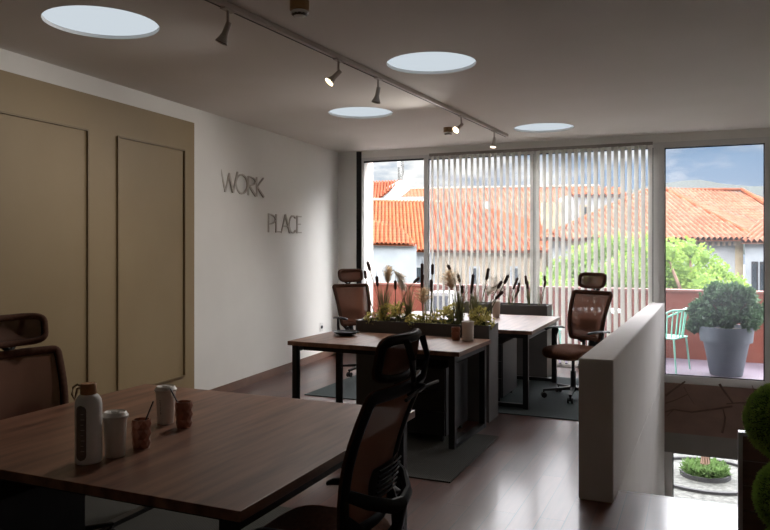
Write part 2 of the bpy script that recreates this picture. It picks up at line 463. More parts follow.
# window behind the blinds, window on the right, window of the floor below
def window(name, x0, x1, z0, z1, m, mull=(), label='', fw=.055):
    b = nb()
    box(b, x0, x0 + fw, WY, WY + .09, z0, z1, .004); box(b, x1 - fw, x1, WY, WY + .09, z0, z1, .004)
    box(b, x0 + fw, x1 - fw, WY, WY + .09, z1 - fw, z1, .004); box(b, x0 + fw, x1 - fw, WY, WY + .09, z0, z0 + fw + .02, .004)
    for q in mull: box(b, q - .02, q + .02, WY, WY + .09, z0 + fw, z1 - fw, .003)
    w = struct(name, b, 'frame', label=label)
    xs = [x0 + fw] + [v for q in mull for v in (q - .02, q + .02)] + [x1 - fw]
    for a, c in zip(xs[0::2], xs[1::2]):
        b = nb(); box(b, a, c, WY + .04, WY + .052, z0 + fw + .02, z1 - fw); obj('pane', b, m, w)
        b = nb()
        for (p, q, r_, s) in ((a, a + .012, z0 + .08, z1 - fw), (c - .012, c, z0 + .08, z1 - fw), (a, c, z1 - fw - .014, z1 - fw), (a, c, z0 + fw + .02, z0 + fw + .032)):
            box(b, p, q, WY + .028, WY + .04, r_, s)
        obj('seal', b, 'gasket', w)
    return w
window('window_1', -3.54, -.47, -.04, 2.84, 'glass', (-1.98,), 'wide white framed window behind the vertical blinds', .06)
w2 = window('window_2', -.53 + .06, .76, -.1, 2.84, 'glass', (), 'tall white framed window at right', .07)
b = nb(); box(b, -.475, -.455, WY - .035, WY, .98, 1.10, .004); cyl(b, (-.465, WY - .03, 1.04), (-.465, WY - .03, 1.2), .009); obj('window_handle', b, 'frame', w2)
bm = nb(); box(bm, -.42, X1, WY - .03, WY + .3, -.7, -.1)
mu = struct('trim_4', bm, 'mural', label='brown board with dark branch pattern below the right window')
# branches on the board: (x, z) points traced from image pixels, and end radii
for pts, r in [([(-0.39, -0.259), (-0.287, -0.164), (-0.166, -0.066)], (0.014, 0.009)), ([(-0.39, -0.35), (-0.268, -0.296), (-0.138, -0.218)], (0.007, 0.005)), ([(-0.39, -0.452), (-0.296, -0.416), (-0.091, -0.43), (0.134, -0.377), (0.349, -0.32)], (0.009, 0.012)), ([(0.208, -0.068), (0.274, -0.17), (0.358, -0.289)], (0.014, 0.009)), ([(0.283, -0.297), (0.433, -0.27), (0.573, -0.266), (0.75, -0.229)], (0.007, 0.01)), ([(0.246, -0.353), (0.27, -0.461), (0.261, -0.542), (0.236, -0.645)], (0.007, 0.014)), ([(-0.181, -0.135), (-0.128, -0.233), (-0.063, -0.334)], (0.004, 0.003)), ([(0.554, -0.058), (0.601, -0.192)], (0.004, 0.006)), ([(-0.296, -0.416), (-0.371, -0.501)], (0.005, 0.004))]:
    bm = nb(); n = len(pts); tube(bm, [(p[0], WY - .034, p[1]) for p in pts], [r[0] + (r[1] - r[0]) * i / (n - 1) for i in range(n)], 6, up=(0, 1, 0), flat=(1, .5))
    obj('branch', bm, 'branch', mu)
bm = nb(); box(bm, -.42, X1, WY - .03, WY - .001, -.94, -.7); box(bm, -.42, X1, WY + .095, WY + .3, -.94, -.7); struct('trim_5', bm, 'lintel', label='dark grey lintel above the lower window')
window('window_3', -.42, 1.2, -3.0, -.84, 'glass_clear', (), 'window of the floor below seen through the stairwell', .11)
bm = nb(); box(bm, 1.2, X1, WY, WY + .3, -3.2, -.94); struct('wall_lower', bm, 'dark_wall')
# stairwell shell below
bm = nb(); box(bm, -.9, X1 + .2, 1.0, WY + .3, -3.2, -3.0); struct('floor_lower', bm, 'dark_wall', label='floor of the level below')
bm = nb(); box(bm, -.9, X1 + .2, .9, 1.0, -3.2, -.3); struct('wall_lower_back', bm, 'dark_wall')

# parapet along the stairwell
bm = nb()
prism(bm, [(-.695, 4.62), (-.487, 4.62), (-.40, WY - .002), (-.56, WY - .002)], 0, .875)
bmesh.ops.bevel(bm, geom=[e for e in bm.edges], offset=.005, segments=2, affect='EDGES')
prism(bm, [(-.69, SE + .001), (-.483, SE + .001), (-.40, WY - .002), (-.56, WY - .002)], -3.0, -.001)
struct('wall_parapet', bm, 'parapet', label='low pale wall along the stairwell')

# outlet
y = 8.89
t = thing('outlet', 'white power socket on the left wall beside the far chair', 'socket', (lw(y), y, .44), -math.atan(.075))
b = nb(); box(b, 0, .012, -.04, .04, -.06, .06, .004); obj('socket_plate', b, 'outlet', t)
b = nb(); lathe(b, [(0, 0), (.022, 0), (.024, .004)], 16); 
for v in b.verts: v.co = Vector((.0125 + v.co.z, v.co.x, v.co.y))
obj('socket_face', b, 'gasket', t)

# ------------------------------------------------------------------ lettering on the wall
def letter(ch, y0, y1, z0, z1, word, strokes):
    o_ = thing('wall_letter', 'raised white letter %s of the word %s on the wall' % (ch, word), 'letter', on_wall((y0 + y1) / 2, 0, z0), -math.atan(.075) , 'raised letters on the white wall')
    b = nb(); w = y1 - y0; h = z1 - z0
    for s in strokes:
        pts = [Vector((.011, (p[0] - .5) * w, p[1] * h)) for p in s[0]]
        for a, c in zip(pts, pts[1:]):
            d = (c - a).normalized() * .004
            bar(b, a - d, c + d, s[1], .02, up=(1, 0, 0))
    obj('letter_body', b, 'letter', o_)
arcO = [(.5 + .5 * math.cos(a), .5 + .5 * math.sin(a)) for a in [2 * PI * k / 20 for k in range(21)]]
arcC = [(.55 + .55 * math.cos(a), .5 + .5 * math.sin(a)) for a in [math.radians(50 + 260 * k / 14) for k in range(15)]]
def bowl(x0, xr, zc, rz): return [(x0 + xr * math.cos(a), zc + rz * math.sin(a)) for a in [PI / 2 - PI * k / 9 for k in range(10)]]
T, S = .021, .013
letter('W', 6.336, 6.618, 2.15, 2.375, 'WORK', [([(0, 1), (.27, 0)], T), ([(.27, 0), (.52, .88)], S), ([(.52, .8), (.74, 0)], T), ([(.74, 0), (1, 1)], S)])
letter('O', 6.64, 6.84, 2.15, 2.36, 'WORK', [(arcO, S + .003)])
letter('R', 6.897, 7.032, 2.145, 2.355, 'WORK', [([(0, 0), (0, 1)], T), (bowl(0, 1, .76, .24), S), ([(.1, .52), (1, 0)], T)])
letter('K', 7.085, 7.219, 2.145, 2.36, 'WORK', [([(0, 0), (0, 1)], T), ([(.1, .5), (.95, 1)], S), ([(.1, .5), (1, 0)], T)])
letter('P', 7.37, 7.516, 1.735, 1.95, 'PLACE', [([(0, 0), (0, 1)], T), (bowl(0, 1, .72, .28), S)])
letter('L', 7.56, 7.663, 1.735, 1.95, 'PLACE', [([(0, 0), (0, 1)], T), ([(0, .03), (1, .03)], S)])
letter('A', 7.70, 7.887, 1.735, 1.955, 'PLACE', [([(0, 0), (.5, 1)], S), ([(.5, 1), (1, 0)], T), ([(.22, .36), (.78, .36)], S)])
letter('C', 7.915, 8.07, 1.735, 1.95, 'PLACE', [(arcC, S + .003)])
letter('E', 8.133, 8.225, 1.735, 1.955, 'PLACE', [([(0, 0), (0, 1)], T), ([(0, .03), (1, .03)], S), ([(0, .52), (.8, .52)], S), ([(0, .97), (1, .97)], S)])

# ------------------------------------------------------------------ ceiling track, spots, smoke detectors
t = thing('track_rail', 'long white lighting track running along the ceiling', 'track', (0, 0, 0))
def trk(y): return -2.44 + .048 * (y - 3.21)
b = nb(); bar(b, (trk(.5), .5, CEIL - .018), (trk(8.75), 8.75, CEIL - .018), .036, .034); obj('rail_body', b, 'track', t)
b = nb(); bar(b, (trk(.52) - .012, .52, CEIL - .0365), (trk(8.74) - .012, 8.74, CEIL - .0365), .009, .003); obj('slot', b, 'slot', t)
def spot(y, d, m, label, energy):
    x = trk(y)
    t = thing('track_spotlight', label, 'spotlight', (x, y, CEIL - .035), 0, 'spotlights on the ceiling track')
    b = nb(); box(b, -.018, .018, -.05, .05, -.012, 0, .003); obj('adapter', b, 'lamp', t)
    b = nb(); cyl(b, (0, 0, -.01), (0, 0, -.10), .0075); obj('stem', b, 'lamp', t)
    d = Vector(d).normalized(); p = Vector((0, 0, -.095))
    b = nb(); tube(b, [p - d * .02, p + d * .055], [.016, .018], 16); obj('socket', b, 'lamp', t, True)
    b = nb(); tube(b, [p + d * .05, p + d * .07, p + d * .098, p + d * .102], [.018, .024, .036, .036], 20, cap=False); obj('shade', b, 'lamp', t, True)
    b = nb(); tube(b, [p + d * .093, p + d * .096], [.034, .034], 20); obj('bulb', b, m, t)
    if energy:
        L = bpy.data.lights.new('spot_lamp', 'SPOT'); L.energy = energy; L.color = (1, .95, .9); L.spot_size = math.radians(135); L.spot_blend = .8; L.shadow_soft_size = .04
        o = bpy.data.objects.new('spot_lamp', L); COL.objects.link(o); o.location = Vector((x, y, CEIL - .035)) + p + d * .14
        o.rotation_euler = d.to_track_quat('-Z', 'Y').to_euler()
spot(3.38, (-.35, -.15, -1), 'off', 'unlit track spotlight nearest the camera at upper left', 0)
spot(4.62, (-.55, -.55, -.8), 'glow', 'glowing track spotlight second from the camera', 30)
spot(5.25, (-.15, -.1, -1), 'off', 'unlit track spotlight between the two large skylights', 0)
spot(7.14, (-.35, -.75, -.6), 'glow', 'brightest track spotlight next to the far smoke detector', 42)
spot(8.24, (-.05, -.3, -1), 'dimglow', 'faintly lit track spotlight at the window end', 25)
for x, y, lb in ((-2.05, 3.52, 'smoke detector on tan base at the top edge of the view'), (-2.68, 8.0, 'smoke detector on tan base behind the brightest spotlight')):
    t = thing('smoke_detector', lb, 'smoke detector', (x, y, CEIL), 0, 'ceiling smoke detectors')
    b = nb(); lathe(b, [(0, 0), (.055, 0), (.055, -.05), (.05, -.054), (0, -.054)], 28); obj('detector_base', b, 'tan', t, True)
    b = nb(); lathe(b, [(.044, -.054), (.05, -.062), (.05, -.07), (.03, -.085), (0, -.085)], 28); obj('detector_head', b, 'rim', t, True)
    b = nb(); lathe(b, [(.047, -.0735), (.0475, -.0725), (.036, -.083), (.035, -.083)], 12); obj('vent_ring', b, 'slot', t)

# ------------------------------------------------------------------ vertical blinds
t = thing('vertical_blind', 'white vertical blind of narrow tilted slats in the wide window', 'blind', (0, WY - .09, 0))
b = nb(); box(b, -3.42, -.53, -.025, .025, 2.80, 2.838, .004); obj('head_rail', b, 'rail', t)
b = nb(); box(b, -.0445, .0445, -.001, .001, .05, 2.80); 
slat = obj('slat', b, 'slat', t)
N = 36
for i in range(N):
    o = slat if i == 0 else slat.copy()
    if i: COL.objects.link(o); o.parent = t
    o.location = (-3.38 + i * (2.82 / (N - 1)), 0, 0)
    o.rotation_euler = (0, 0, math.radians(130 + R.uniform(-3, 3)))

# ------------------------------------------------------------------ tables
def tabletop(t, x0, x1, y0, y1, z, th=.036):
    b = nb(); box(b, x0, x1, y0, y1, z - th, z, .0025); o = obj('tabletop', b, 'top', t)
def loop_frame(t, x, ya, yb, z, w=.05, foot=True):
    for yy in (ya, yb):
        b = nb(); box(b, x - w / 2, x + w / 2, yy - w / 2, yy + w / 2, 0, z, .002); obj('leg', b, 'black', t)
    if foot:
        b = nb(); box(b, x - w / 2 + .001, x + w / 2 - .001, ya + w / 2, yb - w / 2, .0, .035, .002); obj('foot_rail', b, 'black', t)
    b = nb(); box(b, x - w / 2 + .001, x + w / 2 - .001, ya + w / 2, yb - w / 2, z - .05, z, .002); obj('top_rail', b, 'black', t)
def desk(label, x0, x1, y0, y1, h=.74, inset=.04, name='desk', cat='desk', long_rail=False):
    cx, cy = (x0 + x1) / 2, (y0 + y1) / 2
    t = thing(name, label, cat, (cx, cy, 0))
    a, c = (x1 - x0) / 2, (y1 - y0) / 2
    tabletop(t, -a, a, -c, c, h)
    for s in (-1, 1): loop_frame(t, s * (a - inset - .025), -c + .035, c - .035, h - .037, foot=not long_rail)
    if long_rail:
        for yy in (-c + .035, c - .035):
            b = nb(); box(b, -a + inset + .05, a - inset - .05, yy - .024, yy + .024, .01, .045, .002); obj('foot_rail', b, 'black', t)
    for yy in (-c + .12, c - .12):
        b = nb(); box(b, -a + inset + .06, a - inset - .06, yy - .02, yy + .02, h - .085, h - .037); obj('cross_bar', b, 'black', t)
    return t
desk('large walnut meeting table in the foreground with cups and bottle', -3.08, -1.33, 1.915, 3.445, name='meeting_table', cat='table')
dk = desk('walnut desk in the middle, tray and two cups on it, in front of long planter', -3.225, -1.678, 5.33, 6.17, h=.76)
dk.rotation_euler = (0, 0, math.radians(-1.6))
desk('walnut desk nearest the blinds, right of the long planter', -3.25, -1.468, 6.88, 8.42, h=.751, long_rail=True).location.z = .0092

def pedestal(label, x0, x1, y0, y1, front):
    t = thing('drawer_pedestal', label, 'drawer unit', ((x0 + x1) / 2, (y0 + y1) / 2, 0), 0, 'black drawer pedestals')
    a, c = (x1 - x0) / 2, (y1 - y0) / 2
    b = nb(); box(b, -a, a, -c, c, .06, .60, .006); obj('cabinet_body', b, 'pedestal', t)
    for k, (z0, z1) in enumerate(((.07, .25), (.255, .42), (.425, .59))):
        b = nb(); box(b, -a + .008, a - .008, front * c, front * (c + .014), z0, z1, .003); d = obj('drawer', b, 'pedestal', t)
        b = nb(); box(b, -.07, .07, front * (c + .014), front * (c + .026), z1 - .035, z1 - .022, .002); obj('handle', b, 'black', d)
    for sx in (-1, 1):
        for sy in (-1, 1):
            b = nb(); cyl(b, (sx * (a - .05) - .012, sy * (c - .05), .026), (sx * (a - .05) + .012, sy * (c - .05), .026), .026)
            cyl(b, (sx * (a - .05), sy * (c - .05), .03), (sx * (a - .05), sy * (c - .05), .062), .009); obj('castor', b, 'plastic', t)
pedestal('black drawer unit under the middle desk', -2.30, -1.85, 5.47, 6.05, -1)
pedestal('black drawer unit under the desk nearest the blinds', -2.24, -1.80, 7.08, 7.68, -1)
pedestal('black drawer unit under the left end of the foreground table', -2.90, -2.46, 1.95, 2.38, -1)

# ------------------------------------------------------------------ rugs
def rug(label, x0, x1, y0, y1, m):
    b = nb(); box(b, x0, x1, y0, y1, .0005, .009, .002); tag(obj('rug', b, m), label, 'rug', 'grey rugs under the desks')
rug('dark grey ribbed rug under the middle desk', -3.45, -1.52, 4.58, 5.84, 'rug')
rug('blue-grey rug under the far desk and right chair', -3.82, -.82, 6.66, 8.75, 'rug2')
rug('dark grey ribbed rug beneath the foreground table', -4.0, -1.62, 1.3, 3.75, 'rug')

# ------------------------------------------------------------------ chairs
def make_chair(label, loc, rz, dz=0., base_rot=0., head=0., arm=0.):
    t = thing('office_chair', label, 'chair', loc, rz, 'mesh office chairs')
    # star base
    b = nb(); lathe(b, [(0, .07), (.034, .07), (.036, .10), (.03, .125), (0, .125)], 20); hub = obj('base_hub', b, 'plastic', t, True)
    for k in range(5):
        a = base_rot + 2 * PI * k / 5; c, s = math.cos(a), math.sin(a)
        b = nb(); bar(b, (c * .02, s * .02, .10), (c * .31, s * .31, .078), .045, .034, w1=.028, h1=.02)
        bmesh.ops.bevel(b, geom=b.edges[:], offset=.004, segments=2, affect='EDGES'); leg = obj('base_leg', b, 'plastic', t)
        b = nb(); p = Vector((c * .30, s * .30, 0)); q = Vector((-s, c, 0))
        for sg in (-1, 1): cyl(b, p + q * sg * .012 + Vector((0, 0, .028)), p + q * sg * .026 + Vector((0, 0, .028)), .028, n=18)
        cyl(b, p + Vector((0, 0, .028)), p + Vector((0, 0, .075)), .009); cyl(b, p - q * .026 + Vector((0, 0, .028)), p + q * .026 + Vector((0, 0, .028)), .007)
        obj('castor', b, 'plastic', leg)
    b = nb(); cyl(b, (0, 0, .12), (0, 0, .27 + dz * .5), .027); cyl(b, (0, 0, .26 + dz * .5), (0, 0, .40 + dz), .016); obj('gas_lift', b, 'plastic', t, True)
    b = nb(); box(b, -.09, .09, -.14, .12, .385 + dz, .43 + dz, .012); bar(b, (.08, .03, .41 + dz), (.22, .03, .40 + dz), .012, .012); obj('tilt_mechanism', b, 'plastic', t)
    # seat cushion
    b = nb()
    def ring(sc, z, wz=1.):
        out = []
        for k in range(40):
            a = 2 * PI * k / 40; c, s = math.cos(a), math.sin(a)
            x = math.copysign(abs(c) ** .45, c) * .25 * sc; y = math.copysign(abs(s) ** .45, s) * .245 * sc + .02
            dip = -.035 * max(0, (y - .12) / .14) ** 2 * wz
            out.append(b.verts.new((x, y, z + dz + dip)))
        return out
    rs = [ring(.80, .43), ring(.95, .437), ring(1, .455), ring(1, .485), ring(.96, .505), ring(.85, .514), ring(.5, .511)]
    for A, B in zip(rs, rs[1:]):
        for k in range(40): b.faces.new((A[k], A[(k + 1) % 40], B[(k + 1) % 40], B[k]))
    b.faces.new(rs[0][::-1]); b.faces.new(rs[-1]); obj('seat', b, 'seat', t, 'all')
    # back: t in 0..1 up, s in -1..1 across
    def B(s, v, off=0.):
        w = .205 + .035 * v - .02 * (1 - v) ** 3
        y = -.225 - .125 * v + .03 * math.sin(v * PI) * 1.0 + .035 * s * s
        return Vector((s * w, y + off, .585 + .475 * v + dz))
    def rim(n=12, inset=0.):
        pts = []; e = 1 - inset
        corner = .09
        def seg(p, q, m=6): return [(p[0] + (q[0] - p[0]) * i / m, p[1] + (q[1] - p[1]) * i / m) for i in range(m)]
        cs = []
        for (cx, cy, a0) in ((1 - corner, corner, -90), (1 - corner, 1 - corner * .6, 0), (-1 + corner, 1 - corner * .6, 90), (-1 + corner, corner, 180)):
            ry = corner if cy < .5 else corner * .6
            cs.append([(cx + corner * math.cos(math.radians(a0 + 90 * i / 5)), cy + ry * math.sin(math.radians(a0 + 90 * i / 5))) for i in range(6)])
        for i in range(4):
            pts += cs[i]; nx = cs[(i + 1) % 4][0]; pts += seg(cs[i][-1], nx)[1:]
        return pts
    b = nb(); tube(b, [B(s, v) for s, v in rim()], .021, 10, closed=True, up=(0, 1, 0), flat=(1, .75)); bf = obj('back_frame', b, 'plastic', t, 'all')
    b = nb(); grid(b, lambda u, v: B((u * 2 - 1) * .97, .02 + v * .96, .004), 14, 14); o = obj('back_mesh', b, 'mesh', t, 'all')
    sm = o.modifiers.new('thickness', 'SOLIDIFY'); sm.thickness = .003
    b = nb(); tube(b, [B(s * 1.0, v, .012) for s, v in rim()], .021, 10, closed=True, up=(0, 1, 0), flat=(1.02, .55)); obj('cloth_rim', b, 'clothrim', t, 'all')
    # lumbar support with ridges
    b = nb(); grid(b, lambda u, v: B((u * 2 - 1) * .52, .20 + v * .24, -.022 + .008 * math.sin(v * PI)), 10, 8)
    bmesh.ops.solidify(b, geom=b.faces[:], thickness=.012); lu = obj('lumbar_support', b, 'lumbar', t, 30)
    for k in range(6):
        b = nb(); tube(b, [B((i / 6 * 2 - 1) * .46, .22 + .04 * k, -.040) for i in range(7)], .0035, 6); obj('rib', b, 'plastic', lu)
    # rear yoke: U bracket and spine up to the headrest
    b = nb()
    for sg in (-1, 1):
        tube(b, [B(sg * .98, .30, -.005), B(sg * .80, .24, -.055), B(sg * .4, .17, -.09), B(0, .14, -.095)], [.017, .02, .021, .022], 10, flat=(.8, 1.2))
        tube(b, [B(sg * 1.0, .12, 0), B(sg * .85, .02, -.03), B(sg * .45, -.1, -.06), Vector((sg * .05, -.23, .46 + dz))], [.017, .02, .021, .024], 10, flat=(.9, 1.2))
    obj('back_bracket', b, 'plastic', t, True)
    b = nb(); tube(b, [Vector((0, -.10, .405 + dz)), Vector((0, -.22, .42 + dz)), Vector((0, -.29, .50 + dz)), B(0, .14, -.095)], [.022, .026, .026, .022], 12, flat=(1.5, .8)); obj('back_stem', b, 'plastic', t, True)
    # headrest
    hy, hz = -.335, 1.185 + dz + head
    def Hd(s, v): return Vector((s * (.155 + .012 * v), hy - .01 + .055 * s * s - .04 * (v - .5) - .02 * math.cos((v - .5) * PI), hz + (v - .5) * .135 + .012 * s * s * (1 if v > .5 else -.2)))
    pts = [(math.copysign(abs(math.cos(a)) ** .55, math.cos(a)), .5 + .5 * math.copysign(abs(math.sin(a)) ** .6, math.sin(a))) for a in [2 * PI * k / 36 for k in range(36)]]
    b = nb(); tube(b, [Hd(s, v) for s, v in pts], .017, 10, closed=True, up=(0, 1, 0), flat=(1, .8)); hf = obj('headrest_frame', b, 'plastic', t, 'all')
    b = nb(); tube(b, [Hd(s, v) + Vector((0, .011, 0)) for s, v in pts], .017, 10, closed=True, up=(0, 1, 0), flat=(1.02, .6)); obj('headrest_rim', b, 'clothrim', hf, 'all')
    b = nb(); grid(b, lambda u, v: Hd((u * 2 - 1) * (.93 if .08 < v < .92 else .86), .04 + .92 * v), 12, 8); o = obj('headrest_mesh', b, 'mesh2', hf, 'all')
    sm = o.modifiers.new('thickness', 'SOLIDIFY'); sm.thickness = .004
    b = nb()
    for sg in (-1, 1):
        tube(b, [Hd(sg * .45, .95) + Vector((0, -.015, 0)), Vector((sg * .075, hy - .055, hz)), Vector((sg * .05, hy - .05, hz - .07)), Vector((0, -.365, 1.07 + dz)), B(0, .93, -.02)], .0125, 8, flat=(.8, 1.1))
    obj('headrest_bracket', b, 'plastic', t, True)
    b = nb(); tube(b, [Vector((-.15, -.395, 1.045 + dz)), Vector((0, -.41, 1.065 + dz)), Vector((.15, -.405, 1.055 + dz))], .0065, 8); cyl(b, (0, -.35, 1.06 + dz), (0, -.41, 1.065 + dz), .010)
    obj('coat_bar', b, 'plastic', t, True)
    # armrests
    for sg in (-1, 1):
        b = nb(); tube(b, [Vector((sg * .12, -.05, .425 + dz)), Vector((sg * .25, -.06, .44 + dz)), Vector((sg * .292, -.07, .50 + dz + arm * .5)), Vector((sg * .297, -.08, .60 + dz + arm)), Vector((sg * .29, -.10, .672 + dz + arm))], [.016, .018, .019, .017, .016], 10, flat=(.8, 1.3))
        a = obj('armrest', b, 'plastic', t, True)
        b = nb(); tube(b, [Vector((sg * .29, -.20, .672 + dz + arm)), Vector((sg * .292, -.17, .682 + dz + arm)), Vector((sg * .29, -.02, .69 + dz + arm)), Vector((sg * .278, .08, .684 + dz + arm)), Vector((sg * .27, .105, .676 + dz + arm))], [.018, .027, .03, .028, .018], 10, flat=(1.1, .45))
        obj('arm_pad', b, 'plastic', a, True)
    return t
make_chair('brown mesh office chair at the left end of the foreground table', (-3.03, 2.71, .009), -PI / 2 - .14, -.07, .3)
make_chair('black-framed brown mesh office chair seen from behind at the right of the foreground table', (-1.275, 2.33, .0), PI / 2 + .02, .03, .25, -.02, -.09)
make_chair('brown mesh office chair by the left wall next to the open door', (-3.80, 8.05, .009), math.radians(-125), 0, .5)
make_chair('brown mesh office chair between the far desk and the low wall', (-1.20, 7.62, .009), math.radians(150), .01, .9)

# ------------------------------------------------------------------ things on the foreground table
TZ = .7402; TD = .7604
def on(u_x, u_y, r): return (u_x - .378 * r - .018, u_y + .926 * r - .008, TZ)
p = on(-2.134, 2.077, .05)
t = thing('water_bottle', 'tall water bottle in white sleeve with bamboo cap and clear strip', 'bottle', p, math.radians(-66))
b = nb(); lathe(b, [(0, 0), (.044, 0), (.049, .005), (.05, .02), (.05, .225), (.047, .243), (.038, .258), (.029, .264), (0, .264)], 36); obj('bottle_body', b, 'sleeve', t, True)
b = nb(); lathe(b, [(0, .264), (.029, .264), (.03, .268), (.03, .301), (.027, .305), (0, .305)], 28); obj('bottle_cap', b, 'bamboo', t, True)
b = nb()
sx_ = math.radians(-12)
def strip(u, v):
    e = min(v, 1 - v) * .21 / .022
    a = sx_ + (u - .5) * .86 * (1 if e >= 1 else math.sqrt(max(0, 1 - (1 - e) ** 2)) * .9 + .1)
    return Vector((.0506 * math.cos(a), .0506 * math.sin(a), .018 + .21 * v))
grid(b, strip, 10, 40)
obj('clear_strip', b, 'strip', t)
b = nb()
for k in range(8):
    z = .055 + .02 * k
    a0, a1 = sx_ + .02, sx_ + (.22 if k % 2 else .3)
    bar(b, (.0515 * math.cos(a0), .0515 * math.sin(a0), z), (.0515 * math.cos(a1), .0515 * math.sin(a1), z), .0012, .0022)
obj('volume_marks', b, 'mark', t)
b = nb(); tube(b, [Vector((-.005 + q[0], q[1], q[2])) for q in ((0, -.028, .29), (0, -.045, .30), (0, -.062, .288), (0, -.066, .262), (0, -.056, .24), (0, -.05, .262), (0, -.045, .283), (0, -.03, .287))], .0042, 8); o = obj('cord_loop', b, 'cord', t, 'all')

def tumbler(label, base, r=.036, h=.16, text=False, name='travel_cup'):
    t = thing(name, label, 'cup', base, 0)
    b = nb(); lathe(b, [(0, 0), (r * .93, 0), (r * .98, .004), (r * 1.22, h * .9)], 36); obj('cup_body', b, 'ceramic', t, True)
    b = nb(); q = r * 1.22
    lathe(b, [(q + .001, h * .88), (q + .005, h * .885), (q + .006, h * .93), (q + .001, h * .955), (q - .002, h * 1.0), (q - .006, h * 1.015), (q - .009, h * 1.0), (q - .012, h * .985), (0, h * .985)], 36); l = obj('lid', b, 'lid', t, True)
    b = nb(); box(b, -.012, .018, -.01, .01, h * .985, h * 1.03, .004); obj('lid_flap', b, 'lid', l)
    if text:
        b = nb(); ang = math.radians(-88); 
        rr = r * 1.12 + .001
        for k in range(9):
            z = h * (.30 + .045 * k); r2 = r * (.98 + .24 * z / (h * .9)) + .0006
            bar(b, (r2 * math.cos(ang), r2 * math.sin(ang), z), (r2 * math.cos(ang + (.13 if k % 3 else .18)), r2 * math.sin(ang + (.13 if k % 3 else .18)), z), .0008, .0035)
        obj('cup_print', b, 'ink', t)
    return t
tumbler('white lidded travel cup beside the bottle on the foreground table', on(-2.103, 2.189, .04), .038, .175)
tumbler('white lidded travel cup with small vertical print, farther along the foreground table', on(-2.282, 2.697, .04), .038, .172, True)

def facet_cup(label, base, r=.037, h=.118):
    t = thing('faceted_cup', label, 'cup', base, .2)
    b = nb(); n = 8; rows = 6
    vs = []
    for j in range(rows + 1):
        rr = r * (1.0 + (.06 if j % 2 else 0)) * (.9 + .12 * min(j, 3) / 3)
        vs.append([b.verts.new((rr * (1 if (k + j) % 2 else .93) * math.cos(2 * PI * (k + .5 * (j % 2)) / n), rr * (1 if (k + j) % 2 else .93) * math.sin(2 * PI * (k + .5 * (j % 2)) / n), h * j / rows)) for k in range(n)])
    for j in range(rows):
        for k in range(n):
            A, Bq = vs[j], vs[j + 1]
            if j % 2 == 0:
                b.faces.new((A[k], A[(k + 1) % n], Bq[k])); b.faces.new((A[(k + 1) % n], Bq[(k + 1) % n], Bq[k]))
            else:
                b.faces.new((A[k], A[(k + 1) % n], Bq[(k + 1) % n])); b.faces.new((A[k], Bq[(k + 1) % n], Bq[k]))
    inn = [b.verts.new(v.co * 1) for v in vs[-1]]
    lo = []
    for k in range(n):
        v = vs[-1][k].co; inn[k].co = Vector((v.x * .88, v.y * .88, v.z)); lo.append(b.verts.new((v.x * .78, v.y * .78, .008)))
        
    for k in range(n):
        q = (k + 1) % n
        b.faces.new((vs[-1][k], vs[-1][q], inn[q], inn[k])); b.faces.new((inn[k], inn[q], lo[q], lo[k]))
    b.faces.new(lo); b.faces.new(vs[0][::-1]); obj('cup_body', b, 'amber', t)
    return t
c1 = on(-2.094, 2.329, .036); c2 = on(-2.153, 2.673, .036)
facet_cup('copper brown faceted cup beside the front white travel cup', c1)
facet_cup('copper brown faceted cup beside the printed white travel cup', c2)
for c, dx, hh, lb in ((c1, .05, .192, 'black straw leaning right in the front copper cup'), (c2, -.062, .176, 'black straw leaning left in the far copper cup')):
    b = nb(); k = -.022 * (1 if dx > 0 else -1)
    bar(b, (c[0] + k * .917, c[1] + k * .4, TZ + .014), (c[0] + dx * .917, c[1] + dx * .4, TZ + hh), .008, .005)
    tag(obj('straw', b, 'straw'), lb, 'straw')

# ------------------------------------------------------------------ things on the other desks
t = thing('tray', 'black shallow dish on the left of the middle desk', 'dish', (-2.95, 5.89, TD))
b = nb(); lathe(b, [(0, 0), (.06, 0), (.09, .012), (.125, .034), (.128, .037), (.12, .036), (.085, .018), (.05, .008), (0, .008)], 36, sx=1, sy=.8); obj('dish_body', b, 'plastic', t, True)
b = nb(); box(b, -.05, .06, -.03, .03, .0085, .03, .008); obj('dish_knob', b, 'plastic', t)
b = nb(); lathe(b, [(0, 0), (.045, 0), (.048, .005), (.052, .155), (.055, .162), (.05, .165), (.046, .155), (.042, .01), (0, .01)], 28)
t = thing('tall_cup', 'tall cream cup at the right end of the middle desk', 'cup', (-1.832, 6.0, TD)); obj('cup_body', b, 'ceramic', t, True)
b = nb(); lathe(b, [(.049, .03), (.051, .03), (.053, .036), (.05, .036)], 28); obj('cup_band', b, 'lid', t, True)
facet_cup('dark copper faceted cup beside the tall cream cup on the middle desk', (-1.937, 5.99, TD), .04, .11)
t = thing('water_bottle', 'small pale bottle with dark cap on the far desk behind the plants', 'bottle', (-2.39, 8.0, TD))
b = nb(); lathe(b, [(0, 0), (.035, 0), (.037, .005), (.037, .17), (.03, .19), (.022, .2), (0, .2)], 24); obj('bottle_body', b, 'ceramic', t, True)
b = nb(); lathe(b, [(0, .2), (.026, .2), (.026, .235), (0, .235)], 20); obj('bottle_cap', b, 'planter', t, True)
b = nb(); tube(b, [(.026, 0, .215), (.05, 0, .222), (.052, 0, .20), (.03, 0, .19)], .004, 8); obj('cord_loop', b, 'cord', t, True)
tumbler('cream lidded travel cup on the far desk behind the white feather plant', (-2.137, 8.1, TD), .04, .19)

